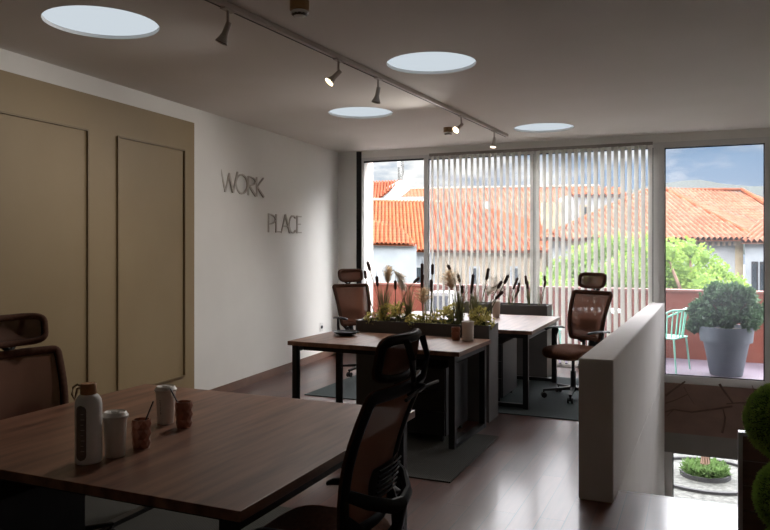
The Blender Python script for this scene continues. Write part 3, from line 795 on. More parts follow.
# ------------------------------------------------------------------ planters and their plants
def planter(label, x0, x1, y0, y1, h):
    t = thing('planter_box', label, 'planter', ((x0 + x1) / 2, (y0 + y1) / 2, 0), 0, 'tall grey planter dividers')
    a, c = (x1 - x0) / 2, (y1 - y0) / 2
    b = nb(); box(b, -a, a, -c, -c + .018, 0, h, .002); box(b, -a, a, c - .018, c, 0, h, .002); box(b, -a, -a + .018, -c + .018, c - .018, 0, h, .002); box(b, a - .018, a, -c + .018, c - .018, 0, h, .002); box(b, -a + .018, a - .018, -c + .018, c - .018, 0, .04)
    obj('planter_body', b, 'planter', t)
    b = nb(); grid(b, lambda u, v: Vector((-a + .019 + u * (2 * a - .038), -c + .019 + v * (2 * c - .038), h - .06 + R.uniform(-.008, .008))), 40, 8); obj('soil', b, 'soil', t)
planter('long grey planter divider behind the middle desk', -3.03, -1.72, 6.275, 6.595, .86)
planter('shorter grey planter divider in front of the blinds', -2.75, -1.66, 8.62, 8.93, .86)
SOIL = .805
CT1 = [(-2.97, 1.44, -2.94, 1.35, -2.77, 6.4), (-3.02, 1.35, -3.01, 1.27, -2.86, 6.45), (-2.88, 1.3, -2.87, 1.2, -2.8, 6.42), (-2.7, 1.26, -2.7, 1.17, -2.69, 6.46), (-2.45, 1.29, -2.51, 1.24, -2.67, 6.46), (-2.39, 1.43, -2.39, 1.22, -2.37, 6.37), (-2.38, 1.33, -2.39, 1.2, -2.34, 6.36), (-2.33, 1.42, -2.33, 1.32, -2.36, 6.49), (-2.31, 1.28, -2.31, 1.16, -2.28, 6.4), (-2.15, 1.42, -2.12, 1.36, -2.03, 6.4), (-2.09, 1.33, -2.07, 1.25, -2.05, 6.52), (-2.02, 1.23, -2.02, 1.15, -2.01, 6.44), (-1.93, 1.33, -1.95, 1.15, -1.96, 6.49), (-1.77, 1.39, -1.79, 1.28, -1.91, 6.44), (-1.59, 1.33, -1.63, 1.25, -1.86, 6.46), (-1.63, 1.28, -1.67, 1.21, -1.85, 6.38), (-1.64, 1.18, -1.71, 1.11, -1.84, 6.46)]  # cattail tips and bases projected from image pixels into the planter planes
CT2 = [(-2.06, 1.2, -2.12, 1.05, -2.18, 8.84), (-2.03, 1.14, -2.05, 1.04, -2.12, 8.79), (-2.04, 1.06, -2.09, 0.96, -2.17, 8.82), (-1.96, 1.23, -1.95, 1.12, -1.92, 8.81), (-1.92, 1.17, -1.91, 1.07, -1.89, 8.73), (-1.73, 1.23, -1.73, 1.16, -1.79, 8.83), (-1.71, 1.17, -1.73, 1.09, -1.80, 8.8)]
def cattail(x1, z1, x2, z2, xb, y, label, group):
    t = thing('cattail', label, 'plant', (xb, y, SOIL - .02), 0, group)
    tip = Vector((x1 - xb, 0, z1 - SOIL)); bot = Vector((x2 - xb, 0, z2 - SOIL)); base = Vector((0, 0, 0))
    d = (tip - bot).normalized()
    pts = []
    for i in range(8):
        q = i / 7; ctrl = bot - d * bot.z * .45
        pts.append(base * (1 - q) ** 2 + ctrl * 2 * q * (1 - q) + bot * q * q)
    b = nb(); tube(b, pts, [.005] * 4 + [.004] * 4, 6); obj('stem', b, 'stem', t, True)
    b = nb(); tube(b, [bot - d * .002, bot + d * .01, tip - d * .01, tip], [.006, .0145, .0145, .004], 10); tube(b, [tip - d * .01, tip + d * .05], [.0022, .0012], 5); obj('spike', b, 'cattail', t, True)
    b = nb()
    for k in range(3):
        a = R.uniform(0, 2 * PI); l = R.uniform(.2, .36)
        e = Vector((math.cos(a) * .05 + bot.x * .5, math.sin(a) * .04, l))
        m_ = Vector((e.x * .3, e.y * .3, l * .55)); n_ = Vector((math.sin(a), -math.cos(a), 0)) * .005
        v = [b.verts.new(q) for q in (-n_, n_, m_ + n_, m_ - n_, e)]
        b.faces.new((v[0], v[1], v[2], v[3])); b.faces.new((v[3], v[2], v[4]))
    obj('blade', b, 'blade', t)
for i, q in enumerate(CT1):
    lean = 'leaning left' if q[0] < q[4] - .08 else ('leaning right' if q[0] > q[4] + .08 else 'upright')
    rank = ['first', 'second', 'third', 'fourth', 'fifth', 'sixth', 'seventh', 'eighth', 'ninth', 'tenth', 'eleventh', 'twelfth', 'thirteenth', 'fourteenth', 'fifteenth', 'sixteenth', 'seventeenth']
    order = sorted(range(len(CT1)), key=lambda k: CT1[k][0]).index(i)
    cattail(*q, 'dark brown cattail %s in the long planter, %s tip from the left' % (lean, rank[order]), 'cattails in the long planter')
for i, q in enumerate(CT2):
    order = sorted(range(len(CT2)), key=lambda k: CT2[k][0]).index(i)
    cattail(*q, 'brown cattail in the planter before the blinds, %s tip from the left' % rank[order], 'cattails in the planter by the blinds')

def plume(pts, label, m, width, n=170, length=.09, y=6.42, droop=.25):
    """stem points (x, z) from soil to tip; strands radiate off the upper part"""
    xb = pts[0][0]
    t = thing('pampas_grass', label, 'plant', (xb, y, SOIL - .02), 0, 'dried plumes in the long planter')
    P = [Vector((x - xb, 0, z - SOIL + (.02 if i == 0 else 0))) for i, (x, z) in enumerate(pts)]
    def at(q):
        f = q * (len(P) - 1); i = min(int(f), len(P) - 2); return P[i].lerp(P[i + 1], f - i), (P[i + 1] - P[i]).normalized()
    b = nb(); tube(b, P, .0035, 6); obj('stem', b, 'stem', t, True)
    b = nb()
    q0 = (len(P) - 3) / (len(P) - 1)
    for k in range(n):
        f = R.random(); q = q0 + (1 - q0) * f
        c, d = at(q); o_ = rvec(); o_ = (o_ - d * o_.dot(d)).normalized()
        wd = width * 1.9 * (.35 + 1.1 * math.sin(PI * min(1, f * .8 + .12)))
        l = length * R.uniform(.6, 1.2) * (1 - .4 * f)
        m_ = c + d * l * .5 + o_ * wd * R.uniform(.3, .7); e = c + d * l + o_ * wd * R.uniform(.7, 1.2) + Vector((0, 0, -droop * l * R.random()))
        s = d.cross(o_) * .0042
        v = [b.verts.new(z) for z in (c - s, c + s, m_ + s, m_ - s, e)]
        b.faces.new((v[0], v[1], v[2], v[3])); b.faces.new((v[3], v[2], v[4]))
    obj('plume', b, m, t)
plume([(-2.80, SOIL), (-2.78, 1.05), (-2.765, 1.22), (-2.76, 1.30), (-2.755, 1.37)], 'upright beige pampas plume, leftmost in the long planter', 'pampas', .03)
plume([(-2.82, SOIL), (-2.79, 1.1), (-2.75, 1.33), (-2.70, 1.36), (-2.64, 1.30), (-2.605, 1.2)], 'pale plume arching over to the right at the left of the long planter', 'feather', .022, 200, .09)
plume([(-2.39, SOIL), (-2.38, .95), (-2.375, 1.05), (-2.37, 1.12), (-2.37, 1.18)], 'short fluffy beige plume beside the window post', 'pampas', .05, 200, .06, 6.35)
plume([(-2.07, SOIL), (-2.09, 1.05), (-2.10, 1.18), (-2.12, 1.27), (-2.135, 1.34)], 'tall full beige pampas plume in the middle of the long planter', 'pampas', .045, 240, .07, 6.38)
plume([(-1.90, SOIL), (-1.84, 1.05), (-1.80, 1.13), (-1.76, 1.2), (-1.70, 1.23)], 'wispy white feather plume at the right of the long planter', 'feather', .06, 150, .08, 6.5)

def hydrangea(x, z, y, label, r=.09):
    t = thing('hydrangea', label, 'plant', (x, y, SOIL - .02), 0, 'olive flower heads in the long planter')
    h = z - SOIL
    b = nb(); tube(b, [(0, 0, 0), (R.uniform(-.02, .02), 0, h * .5 + .01), (0, 0, h + .02)], .004, 6); obj('stem', b, 'stem', t)
    b = nb()
    for k in range(170):
        d = rvec(); c = Vector((0, 0, h + .015)) + Vector((d.x * r, d.y * r * .8, d.z * r * .75)) * R.uniform(.6, 1.1)
        for j in range(3): leafq(b, c, (d + rvec() * .9), .017, .022)
    obj('flower_head', b, 'hyd', t)
    b = nb()
    for k in range(8):
        a = R.uniform(0, 2 * PI); leafq(b, (0, 0, h * .4 + R.uniform(0, .04)), (math.cos(a), math.sin(a) * .6, .35), .045, .09, Vector((0, 0, 1)))
    obj('leaves', b, 'leafd', t)
HY = [(-2.87, .875, 6.34, 'leftmost olive flower head spilling over the long planter rim'), (-2.76, .945, 6.42, 'olive flower head below the upright pampas plume'), (-2.66, .955, 6.5, 'olive flower head right of the upright pampas plume, at the back'),
      (-2.45, .87, 6.34, 'olive flower head left of the window post, low at the rim'), (-2.33, .875, 6.35, 'olive flower head right of the window post'), (-2.20, .925, 6.46, 'olive flower head left of the tall full plume'), (-2.13, .965, 6.52, 'olive flower head behind the tall full plume'),
      (-1.85, .945, 6.42, 'olive flower head behind the tall cream cup'), (-1.79, .885, 6.35, 'rightmost olive flower head in the long planter')]
for q in HY: hydrangea(*q)
def tuft(x, y, label, n=70, h=.44):
    t = thing('grass_tuft', label, 'plant', (x, y, SOIL - .02), 0, 'grass tufts in the long planter')
    b = nb()
    for k in range(n):
        a = R.uniform(0, 2 * PI); l = h * R.uniform(.5, 1.15); sp = R.uniform(.02, .16)
        e = Vector((math.cos(a) * sp, math.sin(a) * sp * .5, l)); m_ = Vector((e.x * .35, e.y * .35, l * .6)); n_ = Vector((.003, 0, 0))
        p0 = Vector((R.uniform(-.015, .015), R.uniform(-.015, .015), 0))
        v = [b.verts.new(q) for q in (p0 - n_, p0 + n_, m_ + n_ * .8, m_ - n_ * .8, e)]
        b.faces.new((v[0], v[1], v[2], v[3])); b.faces.new((v[3], v[2], v[4]))
    obj('grass_blades', b, 'blade', t)
for x, y, lb in ((-2.82, 6.46, 'green grass tuft at the left of the long planter'), (-2.56, 6.46, 'green grass tuft between the two plume groups'), (-2.05, 6.42, 'green grass tuft under the tall full plume'), (-1.92, 6.5, 'green grass tuft under the white feather plume')): tuft(x, y, lb)

# ------------------------------------------------------------------ topiary and stair screen at the right edge
t = thing('topiary', 'clipped green ball topiary in pot at the right edge', 'plant', (.30, 3.08, 0))
b = nb(); lathe(b, [(0, 0), (.10, 0), (.14, .26), (.15, .27), (.15, .30), (.135, .30), (.13, .27), (0, .26)], 28); obj('plant_pot', b, 'pot', t, True)
b = nb(); cyl(b, (0, 0, .26), (0, 0, .98), .014); obj('trunk', b, 'wood', t)
for cz, r, ox in ((.92, .152, 0), (.635, .15, .03), (.40, .12, 0)):
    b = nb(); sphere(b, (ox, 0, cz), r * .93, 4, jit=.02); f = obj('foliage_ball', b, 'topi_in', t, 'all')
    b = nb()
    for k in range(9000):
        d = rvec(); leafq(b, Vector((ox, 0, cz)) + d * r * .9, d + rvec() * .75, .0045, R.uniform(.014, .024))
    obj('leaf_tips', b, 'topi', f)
t = thing('stair_screen', 'dark board screen with bright metal edge by the stairwell', 'screen', (.19, 4.42, 0))
b = nb()
for k in range(4): box(b, .02, 1.4, -.02, .02, .002 + .135 * k, .133 + .135 * k, .003)
obj('board', b, 'dwood', t)
b = nb(); box(b, 0, .022, -.03, .03, 0, .56, .002); box(b, .022, 1.4, -.03, .03, .545, .56, .002); obj('edge_trim', b, 'alu', t)

# ------------------------------------------------------------------ balcony
BZ = -.06
bm = nb(); box(bm, -6.5, X1 + 2, WY + .3, 11.45, BZ - .25, BZ); box(bm, -4.5, .74, WY + .09, WY + .3, BZ - .25, BZ)
struct('floor_balcony', bm, 'balcony', label='lilac grey balcony floor')
bm = nb(); box(bm, -6.5, X1 + 2, 11.3, 11.48, BZ, .90); o = struct('wall_balcony', bm, 'terracotta', label='terracotta balcony parapet')
bm = nb(); box(bm, -6.5, X1 + 2, 11.28, 11.50, .90, .935, .006); obj('coping', bm, 'cap', o)
bm = nb(); box(bm, -6.6, -6.5, WY + .3, 11.48, BZ, .93); struct('wall_balcony_side', bm, 'terracotta')
# potted bush
t = thing('potted_bush', 'leafy green bush in a big grey tapered pot on the balcony', 'plant', (.30, 10.12, BZ))
b = nb(); lathe(b, [(0, 0), (.18, 0), (.19, .01), (.268, .42), (.305, .425), (.322, .60), (.322, .615), (.30, .615), (.28, .56), (0, .55)], 40); obj('plant_pot', b, 'pot', t, True)
b = nb(); lathe(b, [(0, .552), (.278, .57)], 30); obj('soil', b, 'soil', t)
b = nb()
for k in range(9):
    a = 2 * PI * k / 9; tube(b, [(0, 0, .55), (math.cos(a) * .12, math.sin(a) * .1, .75), (math.cos(a) * .3, math.sin(a) * .25, .86 + .18 * R.random())], [.014, .009, .005], 6)
obj('branches', b, 'wood', t)
b = nb()
cl = [(0, 0, .90, .22), (-.2, 0, .86, .17), (.2, .05, .88, .17), (-.33, .02, .78, .12), (.34, 0, .78, .13), (.05, -.1, 1.02, .15), (-.12, .1, 1.0, .15), (.2, -.05, 1.0, .12), (-.30, -.05, .66, .09), (0, -.18, .75, .14), (.25, -.15, .72, .13), (-.18, -.15, .73, .12), (-.38, 0, .60, .06)]
for (x, y, z, r) in cl:
    for k in range(int(2600 * r)):
        d = rvec(); leafq(b, Vector((x, y, z)) + d * r * R.uniform(.5, 1), d * .6 + rvec(), .045, .065)
obj('foliage', b, 'bush', t)
# mint chair
def mint_chair(loc, rz, label):
    t = thing('balcony_chair', label, 'chair', loc, rz)
    for sx, sy in ((-1, -1), (1, -1), (-1, 1), (1, 1)):
        b = nb(); tube(b, [(sx * .20, sy * .19, .43), (sx * .23, sy * .23, 0)], [.013, .011], 8); obj('leg', b, 'mint', t, True)
    b = nb(); box(b, -.215, .215, -.21, .22, .425, .44, .004)
    obj('seat', b, 'mint', t)
    def A(s, v):
        a = math.radians(180 + 90 + s * 105); r = .235 + .05 * v
        return Vector((r * math.cos(a), r * math.sin(a) + .02, .44 + v * (.36 - .14 * max(0, abs(s) - .45) / .55)))
    b = nb(); tube(b, [A(-1 + 2 * k / 24, 1) for k in range(25)], .013, 8, flat=(1, 1)); obj('back_rim', b, 'mint', t, True)
    for k in range(15):
        s = -1 + 2 * k / 14; b = nb(); tube(b, [A(s, 0), A(s, .5) , A(s, 1)], .0075, 6); obj('back_slat', b, 'mint', t)
mint_chair((-.42, 10.25, BZ), math.radians(70), 'mint green slatted metal chair on the balcony')
t = thing('balcony_table', 'round white table on the balcony behind the blinds', 'table', (-1.35, 10.6, BZ))
b = nb(); lathe(b, [(0, .70), (.36, .70), (.365, .71), (.365, .725), (.36, .73), (0, .73)], 40); obj('tabletop', b, 'white', t, True)
b = nb(); cyl(b, (0, 0, .02), (0, 0, .70), .025); obj('column', b, 'white', t, True)
b = nb(); lathe(b, [(0, 0), (.2, 0), (.2, .012), (.03, .03), (0, .03)], 32); obj('foot', b, 'white', t, True)
mint_chair((-2.05, 10.55, BZ), math.radians(-80), 'mint green slatted chair left of the balcony table')
t = thing('storage_cabinet', 'white storage cabinet against the balcony parapet', 'cabinet', (-3.75, 11.0, BZ))
b = nb(); box(b, -.17, .17, -.22, .22, 0, .86, .008); obj('cabinet_body', b, 'white', t)
b = nb(); box(b, -.18, .18, -.23, .23, .861, .90, .008); obj('cabinet_top', b, 'white', t)
b = nb(); box(b, -.155, .155, -.235, -.221, .05, .84, .004); d = obj('door', b, 'pot', t)
b = nb(); box(b, .10, .12, -.25, -.236, .4, .55, .004); obj('handle', b, 'alu', d)

# ------------------------------------------------------------------ the courtyard
GZ = -3.0
bm = nb(); grid(bm, lambda u, v: Vector((-120 + 240 * u, WY + .3 + 180 * v, GZ)), 4, 4); struct('ground', bm, 'cobble', label='grey cobbled courtyard')
BC = (.09, 15.74)
for r0, r1, z, lb in ((.42, .47, .08, 'round stone kerb of the courtyard planting bed'), (1.08, 1.16, .05, 'middle stone ring set in the courtyard cobbles'), (2.0, 2.1, .04, 'outer stone ring set in the courtyard cobbles')):
    b = nb(); lathe(b, [(r0, 0), (r0, z), (r1, z), (r1, 0)], 64, (BC[0], BC[1], GZ)); tag(obj('stone_ring', b, 'curb'), lb, 'kerb', 'stone rings in the courtyard')
b = nb()
for k in range(1500):
    a = R.uniform(0, 2 * PI); r = .40 * math.sqrt(R.random()); leafq(b, (BC[0] + r * math.cos(a), BC[1] + r * math.sin(a), GZ + .02 + R.uniform(0, .16)), rvec() + Vector((0, 0, .9)), .06, .14)
tag(obj('low_planting', b, 'shrub'), 'low green shrubs in the round courtyard bed', 'plant', kind='stuff')
def tree(name, label, trunk, clumps, n, lw_, ll, zt):
    t = thing(name, label, 'tree', (trunk[0], trunk[1], GZ))
    O = Vector((trunk[0], trunk[1], GZ))
    b = nb(); tube(b, [(0, 0, 0), (.02, 0, zt * .6), (-.15, 0, zt)], [.14, .11, .09], 10)
    for c in clumps[:9]: tube(b, [(-.15, 0, zt * .95), ((c[0] - O.x) * .5, (c[1] - O.y) * .5, (zt + c[2] - GZ) / 2 + .1), (c[0] - O.x, c[1] - O.y, c[2] - GZ)], [.06, .04, .02], 6)
    obj('trunk', b, 'bark', t, True)
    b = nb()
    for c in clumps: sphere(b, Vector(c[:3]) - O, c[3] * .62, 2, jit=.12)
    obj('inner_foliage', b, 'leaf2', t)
    b = nb()
    for c in clumps:
        for k in range(int(n * c[3] * c[3])):
            d = rvec(); leafq(b, Vector(c[:3]) - O + Vector((d.x, d.y, d.z * .85)) * c[3] * R.uniform(.6, 1.05), d * .5 + rvec() + Vector((0, 0, -.2)), lw_, ll)
    obj('foliage', b, 'leaf', t)
# crown clumps: x, y, z, radius; placed from image pixels at the tree's depth
cl = [(-2.96, 15.15, 0.77, 0.35), (-2.61, 15.48, 1.01, 0.39), (-2.23, 15.73, 1.31, 0.39), (-1.87, 16.11, 1.52, 0.35), (-1.45, 15.98, 1.56, 0.33), (-1.08, 16.42, 1.52, 0.35), (-0.63, 15.25, 1.44, 0.33), (-0.23, 16.10, 1.48, 0.28), (-0.00, 16.92, 1.30, 0.30), (0.34, 16.62, 1.02, 0.28), (0.68, 17.16, 0.75, 0.26), (-2.55, 14.55, 0.59, 0.48), (-2.07, 15.30, 0.82, 0.52), (-1.48, 15.22, 0.98, 0.57), (-0.95, 15.90, 0.90, 0.57), (-0.38, 16.19, 0.90, 0.52), (0.09, 15.54, 0.74, 0.44), (0.73, 16.13, 0.52, 0.30), (-1.85, 15.11, 0.37, 0.57), (-1.18, 16.37, 0.19, 0.61), (-0.39, 16.48, 0.21, 0.57), (0.27, 15.85, 0.33, 0.39), (-3.20, 15.31, 0.42, 0.30), (-2.28, 14.70, 0.19, 0.48)]
tree('courtyard_tree', 'bright yellow-green leafy tree beyond the balcony', BC, cl, 1700, .07, .10, 2.3)

# ------------------------------------------------------------------ houses beyond
def roof(a, b_, c, d, m, parent, pitch=.23, amp=.085, name='roof'):
    """tiled plane from eave a-b to ridge c-d (d above a): rounded tile columns running up the slope"""
    a, b_, c, d = map(Vector, (a, b_, c, d))
    e = (b_ - a).normalized(); n = e.cross(((c + d) / 2 - (a + b_) / 2)).normalized()
    if n.z < 0: n = -n
    s = n.cross(e); 
    if s.z < 0: s = -s
    P = [((q - a).dot(e), (q - a).dot(s)) for q in (a, b_, c, d)]
    lo, hi = min(p[0] for p in P), max(p[0] for p in P)
    def span(x):
        ys = []
        for i in range(4):
            (x0, y0), (x1, y1) = P[i], P[(i + 1) % 4]
            if abs(x1 - x0) > 1e-9 and min(x0, x1) - 1e-6 <= x <= max(x0, x1) + 1e-6: ys.append(y0 + (y1 - y0) * (x - x0) / (x1 - x0))
        return (min(ys), max(ys)) if ys else (0, 0)
    bm = nb(); prev = None; k = 0; x = lo
    while x <= hi:
        y0, y1 = span(min(max(x, lo + 1e-4), hi - 1e-4)); h = amp * abs(math.sin(PI * x / pitch)) * 2 - amp
        cur = [bm.verts.new(a + e * x + s * y0 + n * h), bm.verts.new(a + e * x + s * y1 + n * h)]
        if prev: bm.faces.new((prev[0], cur[0], cur[1], prev[1]))
        prev = cur; x += pitch / 6
    vs = [bm.verts.new(q - n * .12) for q in (a, b_, c, d)]
    bm.faces.new(vs)
    o = obj(name, bm, m, parent)
    return o
def wallq(bm, p, q, z0, z1, th=.3):
    p, q = Vector(p[:2] + (0,)), Vector(q[:2] + (0,)); d = (q - p).normalized(); n = Vector((-d.y, d.x, 0)) * th
    vs = [bm.verts.new(Vector((w.x, w.y, z))) for z in (z0, z1) for w in (p, q, q + n, p + n)]
    for f in ((3, 2, 1, 0), (4, 5, 6, 7), (0, 1, 5, 4), (1, 2, 6, 5), (2, 3, 7, 6), (3, 0, 4, 7)): bm.faces.new([vs[i] for i in f])
def house(label): return thing('house', label, 'house', (0, 0, 0), 0, 'tile roofed houses across the courtyard')
def hwin(p, q, f0, f1, z0, z1, parent, fr='house_w', out=.06):
    p, q = Vector(p[:2] + (0,)), Vector(q[:2] + (0,)); d = q - p; dn = d.normalized(); n = Vector((dn.y, -dn.x, 0))
    a, c = p + d * f0 + n * out, p + d * f1 + n * out
    b = nb(); wallq(b, (a.x, a.y), (c.x, c.y), z0, z1, .1); w = obj('house_window', b, fr, parent)
    a, c = p + d * (f0 + .15 * (f1 - f0)) + n * (out + .03), p + d * (f1 - .15 * (f1 - f0)) + n * (out + .03)
    b = nb(); wallq(b, (a.x, a.y), (c.x, c.y), z0 + .15, z1 - .12, .05); obj('pane', b, 'pane', w)
def capline(p, q, r, parent, m='ridge', name='ridge_cap'):
    b = nb(); tube(b, [p, q], r, 8); obj(name, b, m, parent)

h = house('low house with bright orange hipped roof and pale blue wall, nearest left')
A0, A1, A2, A3 = (-22.0, 37.3, 1.30), (-8.3, 43.25, 1.22), (-14.59, 49.27, 4.46), (-25.5, 44.5, 4.96)  # roof corners here and below: image pixels projected out to chosen depths
roof(A0, A1, A2, A3, 'tile_a', h, .24)
roof(A1, (-3.5, 49.5, 1.22), A2, A2, 'tile_a', h, .24)
b = nb(); wallq(b, (-21.8, 37.9), (-14.6, 41.05), GZ, 1.28); obj('wall', b, 'house_a', h)
b = nb(); wallq(b, (-14.6, 41.05), (-8.7, 43.65), GZ, 1.22); obj('wall', b, 'house_b', h)
capline(A3, A2, .13, h); capline(A2, A1, .12, h, 'tile_b')
hwin((-21.8, 37.9), (-14.6, 41.05), .80, .92, -1.3, .35, h)
hwin((-14.6, 41.05), (-8.7, 43.65), .32, .42, -1.0, .3, h, 'house_a'); hwin((-14.6, 41.05), (-8.7, 43.65), .7, .8, -1.0, .3, h, 'house_a')
roof((-17.9, 35.6, 1.72), (-14.3, 37.2, 1.62), (-15.9, 38.9, 2.55), (-20.2, 39.4, 3.64), 'tile_a', h, .24, name='lean_to_roof')
b = nb(); wallq(b, (-17.6, 36.1), (-14.4, 37.5), GZ, 1.6); obj('wall', b, 'house_a', h)
b = nb(); wallq(b, (-13.75, 48.55), (-13.35, 48.72), 3.6, 4.6, .5); obj('chimney', b, 'house_w', h)

h = house('long house with red tiled roof and pale ridge behind the near one')
roof((-29.2, 57.1, 2.46), (-8.0, 66.2, 2.46), (-9.6, 77.7, 7.7), (-36, 66.2, 7.2), 'tile_b', h, .36, .06)
capline((-36, 66.2, 7.22), (-9.6, 77.7, 7.72), .13, h)
b = nb(); wallq(b, (-29, 57.9), (-8.2, 66.9), GZ, 2.4); obj('wall', b, 'house_w', h)
h = house('small house with white gable under the radio mast')
roof((-24.6, 50.6, 5.0), (-23.04, 51.15, 5.0), (-21.95, 53.9, 6.75), (-26.4, 52.1, 6.6), 'tile_b', h, .24)
b = nb()
g = [(-23.9, 52.9), (-22.0, 53.7)]
vs = [b.verts.new(v) for v in ((-24.6, 51.2, 4.9), (-22.0, 52.2, 4.9), (-21.2, 53.75, 6.0), (-21.75, 53.72, 6.75), (-22.05, 53.6, 6.75))]
r = bmesh.ops.extrude_face_region(b, geom=[b.faces.new(vs)])
for v in r['geom']:
    if isinstance(v, bmesh.types.BMVert): v.co += Vector((-.1, .35, 0))
obj('gable', b, 'house_w', h)
b = nb(); wallq(b, (-26, 54.6), (-21, 56.6), GZ, 5.6); obj('wall', b, 'house_w', h)
t = thing('radio_mast', 'thin lattice radio mast behind the left roofs', 'mast', (-30.28, 74.07, GZ))
b = nb()
H_ = 13.9
for k in range(4):
    sx, sy = ((-1, -1), (1, -1), (1, 1), (-1, 1))[k]; bar(b, (sx * .3, sy * .3, 0), (sx * .22, sy * .22, H_), .07, .07)
for k in range(26):
    z = 6 + k * .3; s = 1 if k % 2 else -1; w = .27
    for yy in (-w, w): bar(b, (-w * s, yy, z), (w * s, yy, z + .3), .035, .035); bar(b, (yy, -w * s, z), (yy, w * s, z + .3), .035, .035)
obj('lattice', b, 'steel', t)
b = nb()
for z, a in ((11.3, 0), (12.4, 2), (13.2, 4)): box(b, .25 * math.cos(a) - .12, .25 * math.cos(a) + .12, .3 * math.sin(a) - .1, .3 * math.sin(a) + .1, z, z + .9)
obj('antenna', b, 'white', t)

h = house('white house with narrow gabled roof between the long and the hipped house')
b = nb(); wallq(b, (-7.6, 48.4), (-4.6, 49.7), GZ, 4.9, 4); obj('wall', b, 'house_w', h)
roof((-7.8, 48.1, 4.85), (-4.3, 49.6, 4.85), (-5.0, 51.6, 5.5), (-8.4, 50.2, 5.5), 'tile_a', h, .24)
hwin((-7.6, 48.4), (-4.6, 49.7), .12, .28, 2.6, 4.2, h, 'stone'); hwin((-7.6, 48.4), (-4.6, 49.7), .55, .7, 2.6, 4.2, h, 'stone')
b = nb(); wallq(b, (-9.4, 47.9), (-8.3, 48.4), GZ, 4.4, 1); obj('side_wall', b, 'stone', h)

h = house('large white house with weathered orange hipped roof at right')
C0, C1, C2, C3 = (-6.1, 30.0, 1.85), (2.2, 33.65, 1.85), (-1.47, 38.62, 4.26), (-2.6, 38.1, 4.26)
roof(C0, C1, C2, C3, 'tile_c', h, .23)
roof(C1, (4.2, 40.0, 1.85), C2, C2, 'tile_c', h, .23)
roof((-.7, 38.8, 2.5), (5.2, 41.3, 2.1), (2.2, 46.7, 4.77), (-2.3, 44.8, 4.77), 'tile_c', h, .23, name='rear_roof')
roof((5.2, 41.3, 2.1), (7.5, 47, 2.1), (2.2, 46.7, 4.77), (2.2, 46.7, 4.77), 'tile_c', h, .23, name='rear_roof')
capline(C3, C2, .12, h, 'tile_a'); capline(C2, C1, .11, h, 'tile_a'); capline(C3, C0, .11, h, 'tile_a'); capline((-2.3, 44.8, 4.79), (2.2, 46.7, 4.79), .09, h, 'tile_a'); capline((2.2, 46.7, 4.79), (5.2, 41.3, 2.12), .12, h, 'tile_a')
b = nb(); wallq(b, (-5.8, 30.75), (1.35, 33.9), GZ, 1.8); obj('wall', b, 'house_w', h)
b = nb(); wallq(b, (1.35, 33.88), (1.66, 34.02), GZ, 1.8, .4); obj('quoin', b, 'stone', h)
b = nb()
for k in range(34):
    f = k / 34; x, y = -5.8 + 7.3 * f, 30.6 + 3.2 * f; box(b, x, x + .11, y - .05, y + .12, 1.55, 1.72)
obj('cornice', b, 'ridge', h)
hwin((-5.8, 30.75), (1.35, 33.9), .18, .26, -1.6, .2, h, 'stone'); hwin((-5.8, 30.75), (1.35, 33.9), .5, .58, -1.6, .2, h, 'stone')
h = house('pale grey house wall with shutters at far right')
b = nb(); wallq(b, (1.7, 33.6), (6.0, 31.5), GZ, 1.75, .4); obj('wall', b, 'house_a', h)
for f in (.06, .13, .22): hwin((1.7, 33.6), (6.0, 31.5), f, f + .05, -1.5, .9, h, 'curb')
roof((1.5, 33.3, 1.75), (6.2, 31.1, 1.75), (8, 36, 3.6), (3.2, 38, 3.6), 'tile_c', h, .23)

bm = nb()
pr = [(-150, 24), (-90, 27), (-50, 30), (-18, 35.5), (-8, 37.2), (0, 37.8), (10, 35.8), (22, 34.2), (38, 33), (70, 28), (130, 20)]
for j, (dy, k) in enumerate(((0, 0), (30, .55), (60, 1), (140, .4))):
    pass
rows = [[bm.verts.new((x * (1 + dy / 500), 380 + dy + 10 * math.sin(x * .07), GZ + (z - GZ) * k)) for x, z in pr] for dy, k in ((0, 0), (30, .6), (58, 1), (140, .5))]
for A, Bq in zip(rows, rows[1:]):
    for i in range(len(pr) - 1): bm.faces.new((A[i], A[i + 1], Bq[i + 1], Bq[i]))
struct('hills', bm, 'hill', label='distant dark green hills', smooth='all')

# ------------------------------------------------------------------ sky, sun, camera
w = bpy.data.worlds.new('sky'); SC.world = w; w.use_nodes = True
nt = w.node_tree; L = nt.links
for n in list(nt.nodes): nt.nodes.remove(n)
out = nt.nodes.new('ShaderNodeOutputWorld'); bg = nt.nodes.new('ShaderNodeBackground')
tc = nt.nodes.new('ShaderNodeTexCoord'); sep = nt.nodes.new('ShaderNodeSeparateXYZ'); L.new(tc.outputs['Generated'], sep.inputs[0])
base = nt.nodes.new('ShaderNodeValToRGB')
cr = base.color_ramp
cr.elements[0].position = .0; cr.elements[0].color = lin('#aebccb')
cr.elements[1].position = .6; cr.elements[1].color = lin('#5f86b4')
e = cr.elements.new(.14); e.color = lin('#7f9fbe')
L.new(sep.outputs['Z'], base.inputs['Fac'])
mp = nt.nodes.new('ShaderNodeMapping'); mp.inputs['Scale'].default_value = (1, 1, 2.6); L.new(tc.outputs['Generated'], mp.inputs['Vector'])
nz = node(nt, 'ShaderNodeTexNoise', Scale=5.5, Detail=8, Roughness=.58); L.new(mp.outputs[0], nz.inputs['Vector'])
cf = nt.nodes.new('ShaderNodeValToRGB'); cf.color_ramp.elements[0].position = .40; cf.color_ramp.elements[1].position = .60
xm = node(nt, 'ShaderNodeMapRange'); xm.inputs['From Min'].default_value = -.1; xm.inputs['From Max'].default_value = -.45; xm.inputs['To Max'].default_value = .09
L.new(sep.outputs['X'], xm.inputs['Value'])
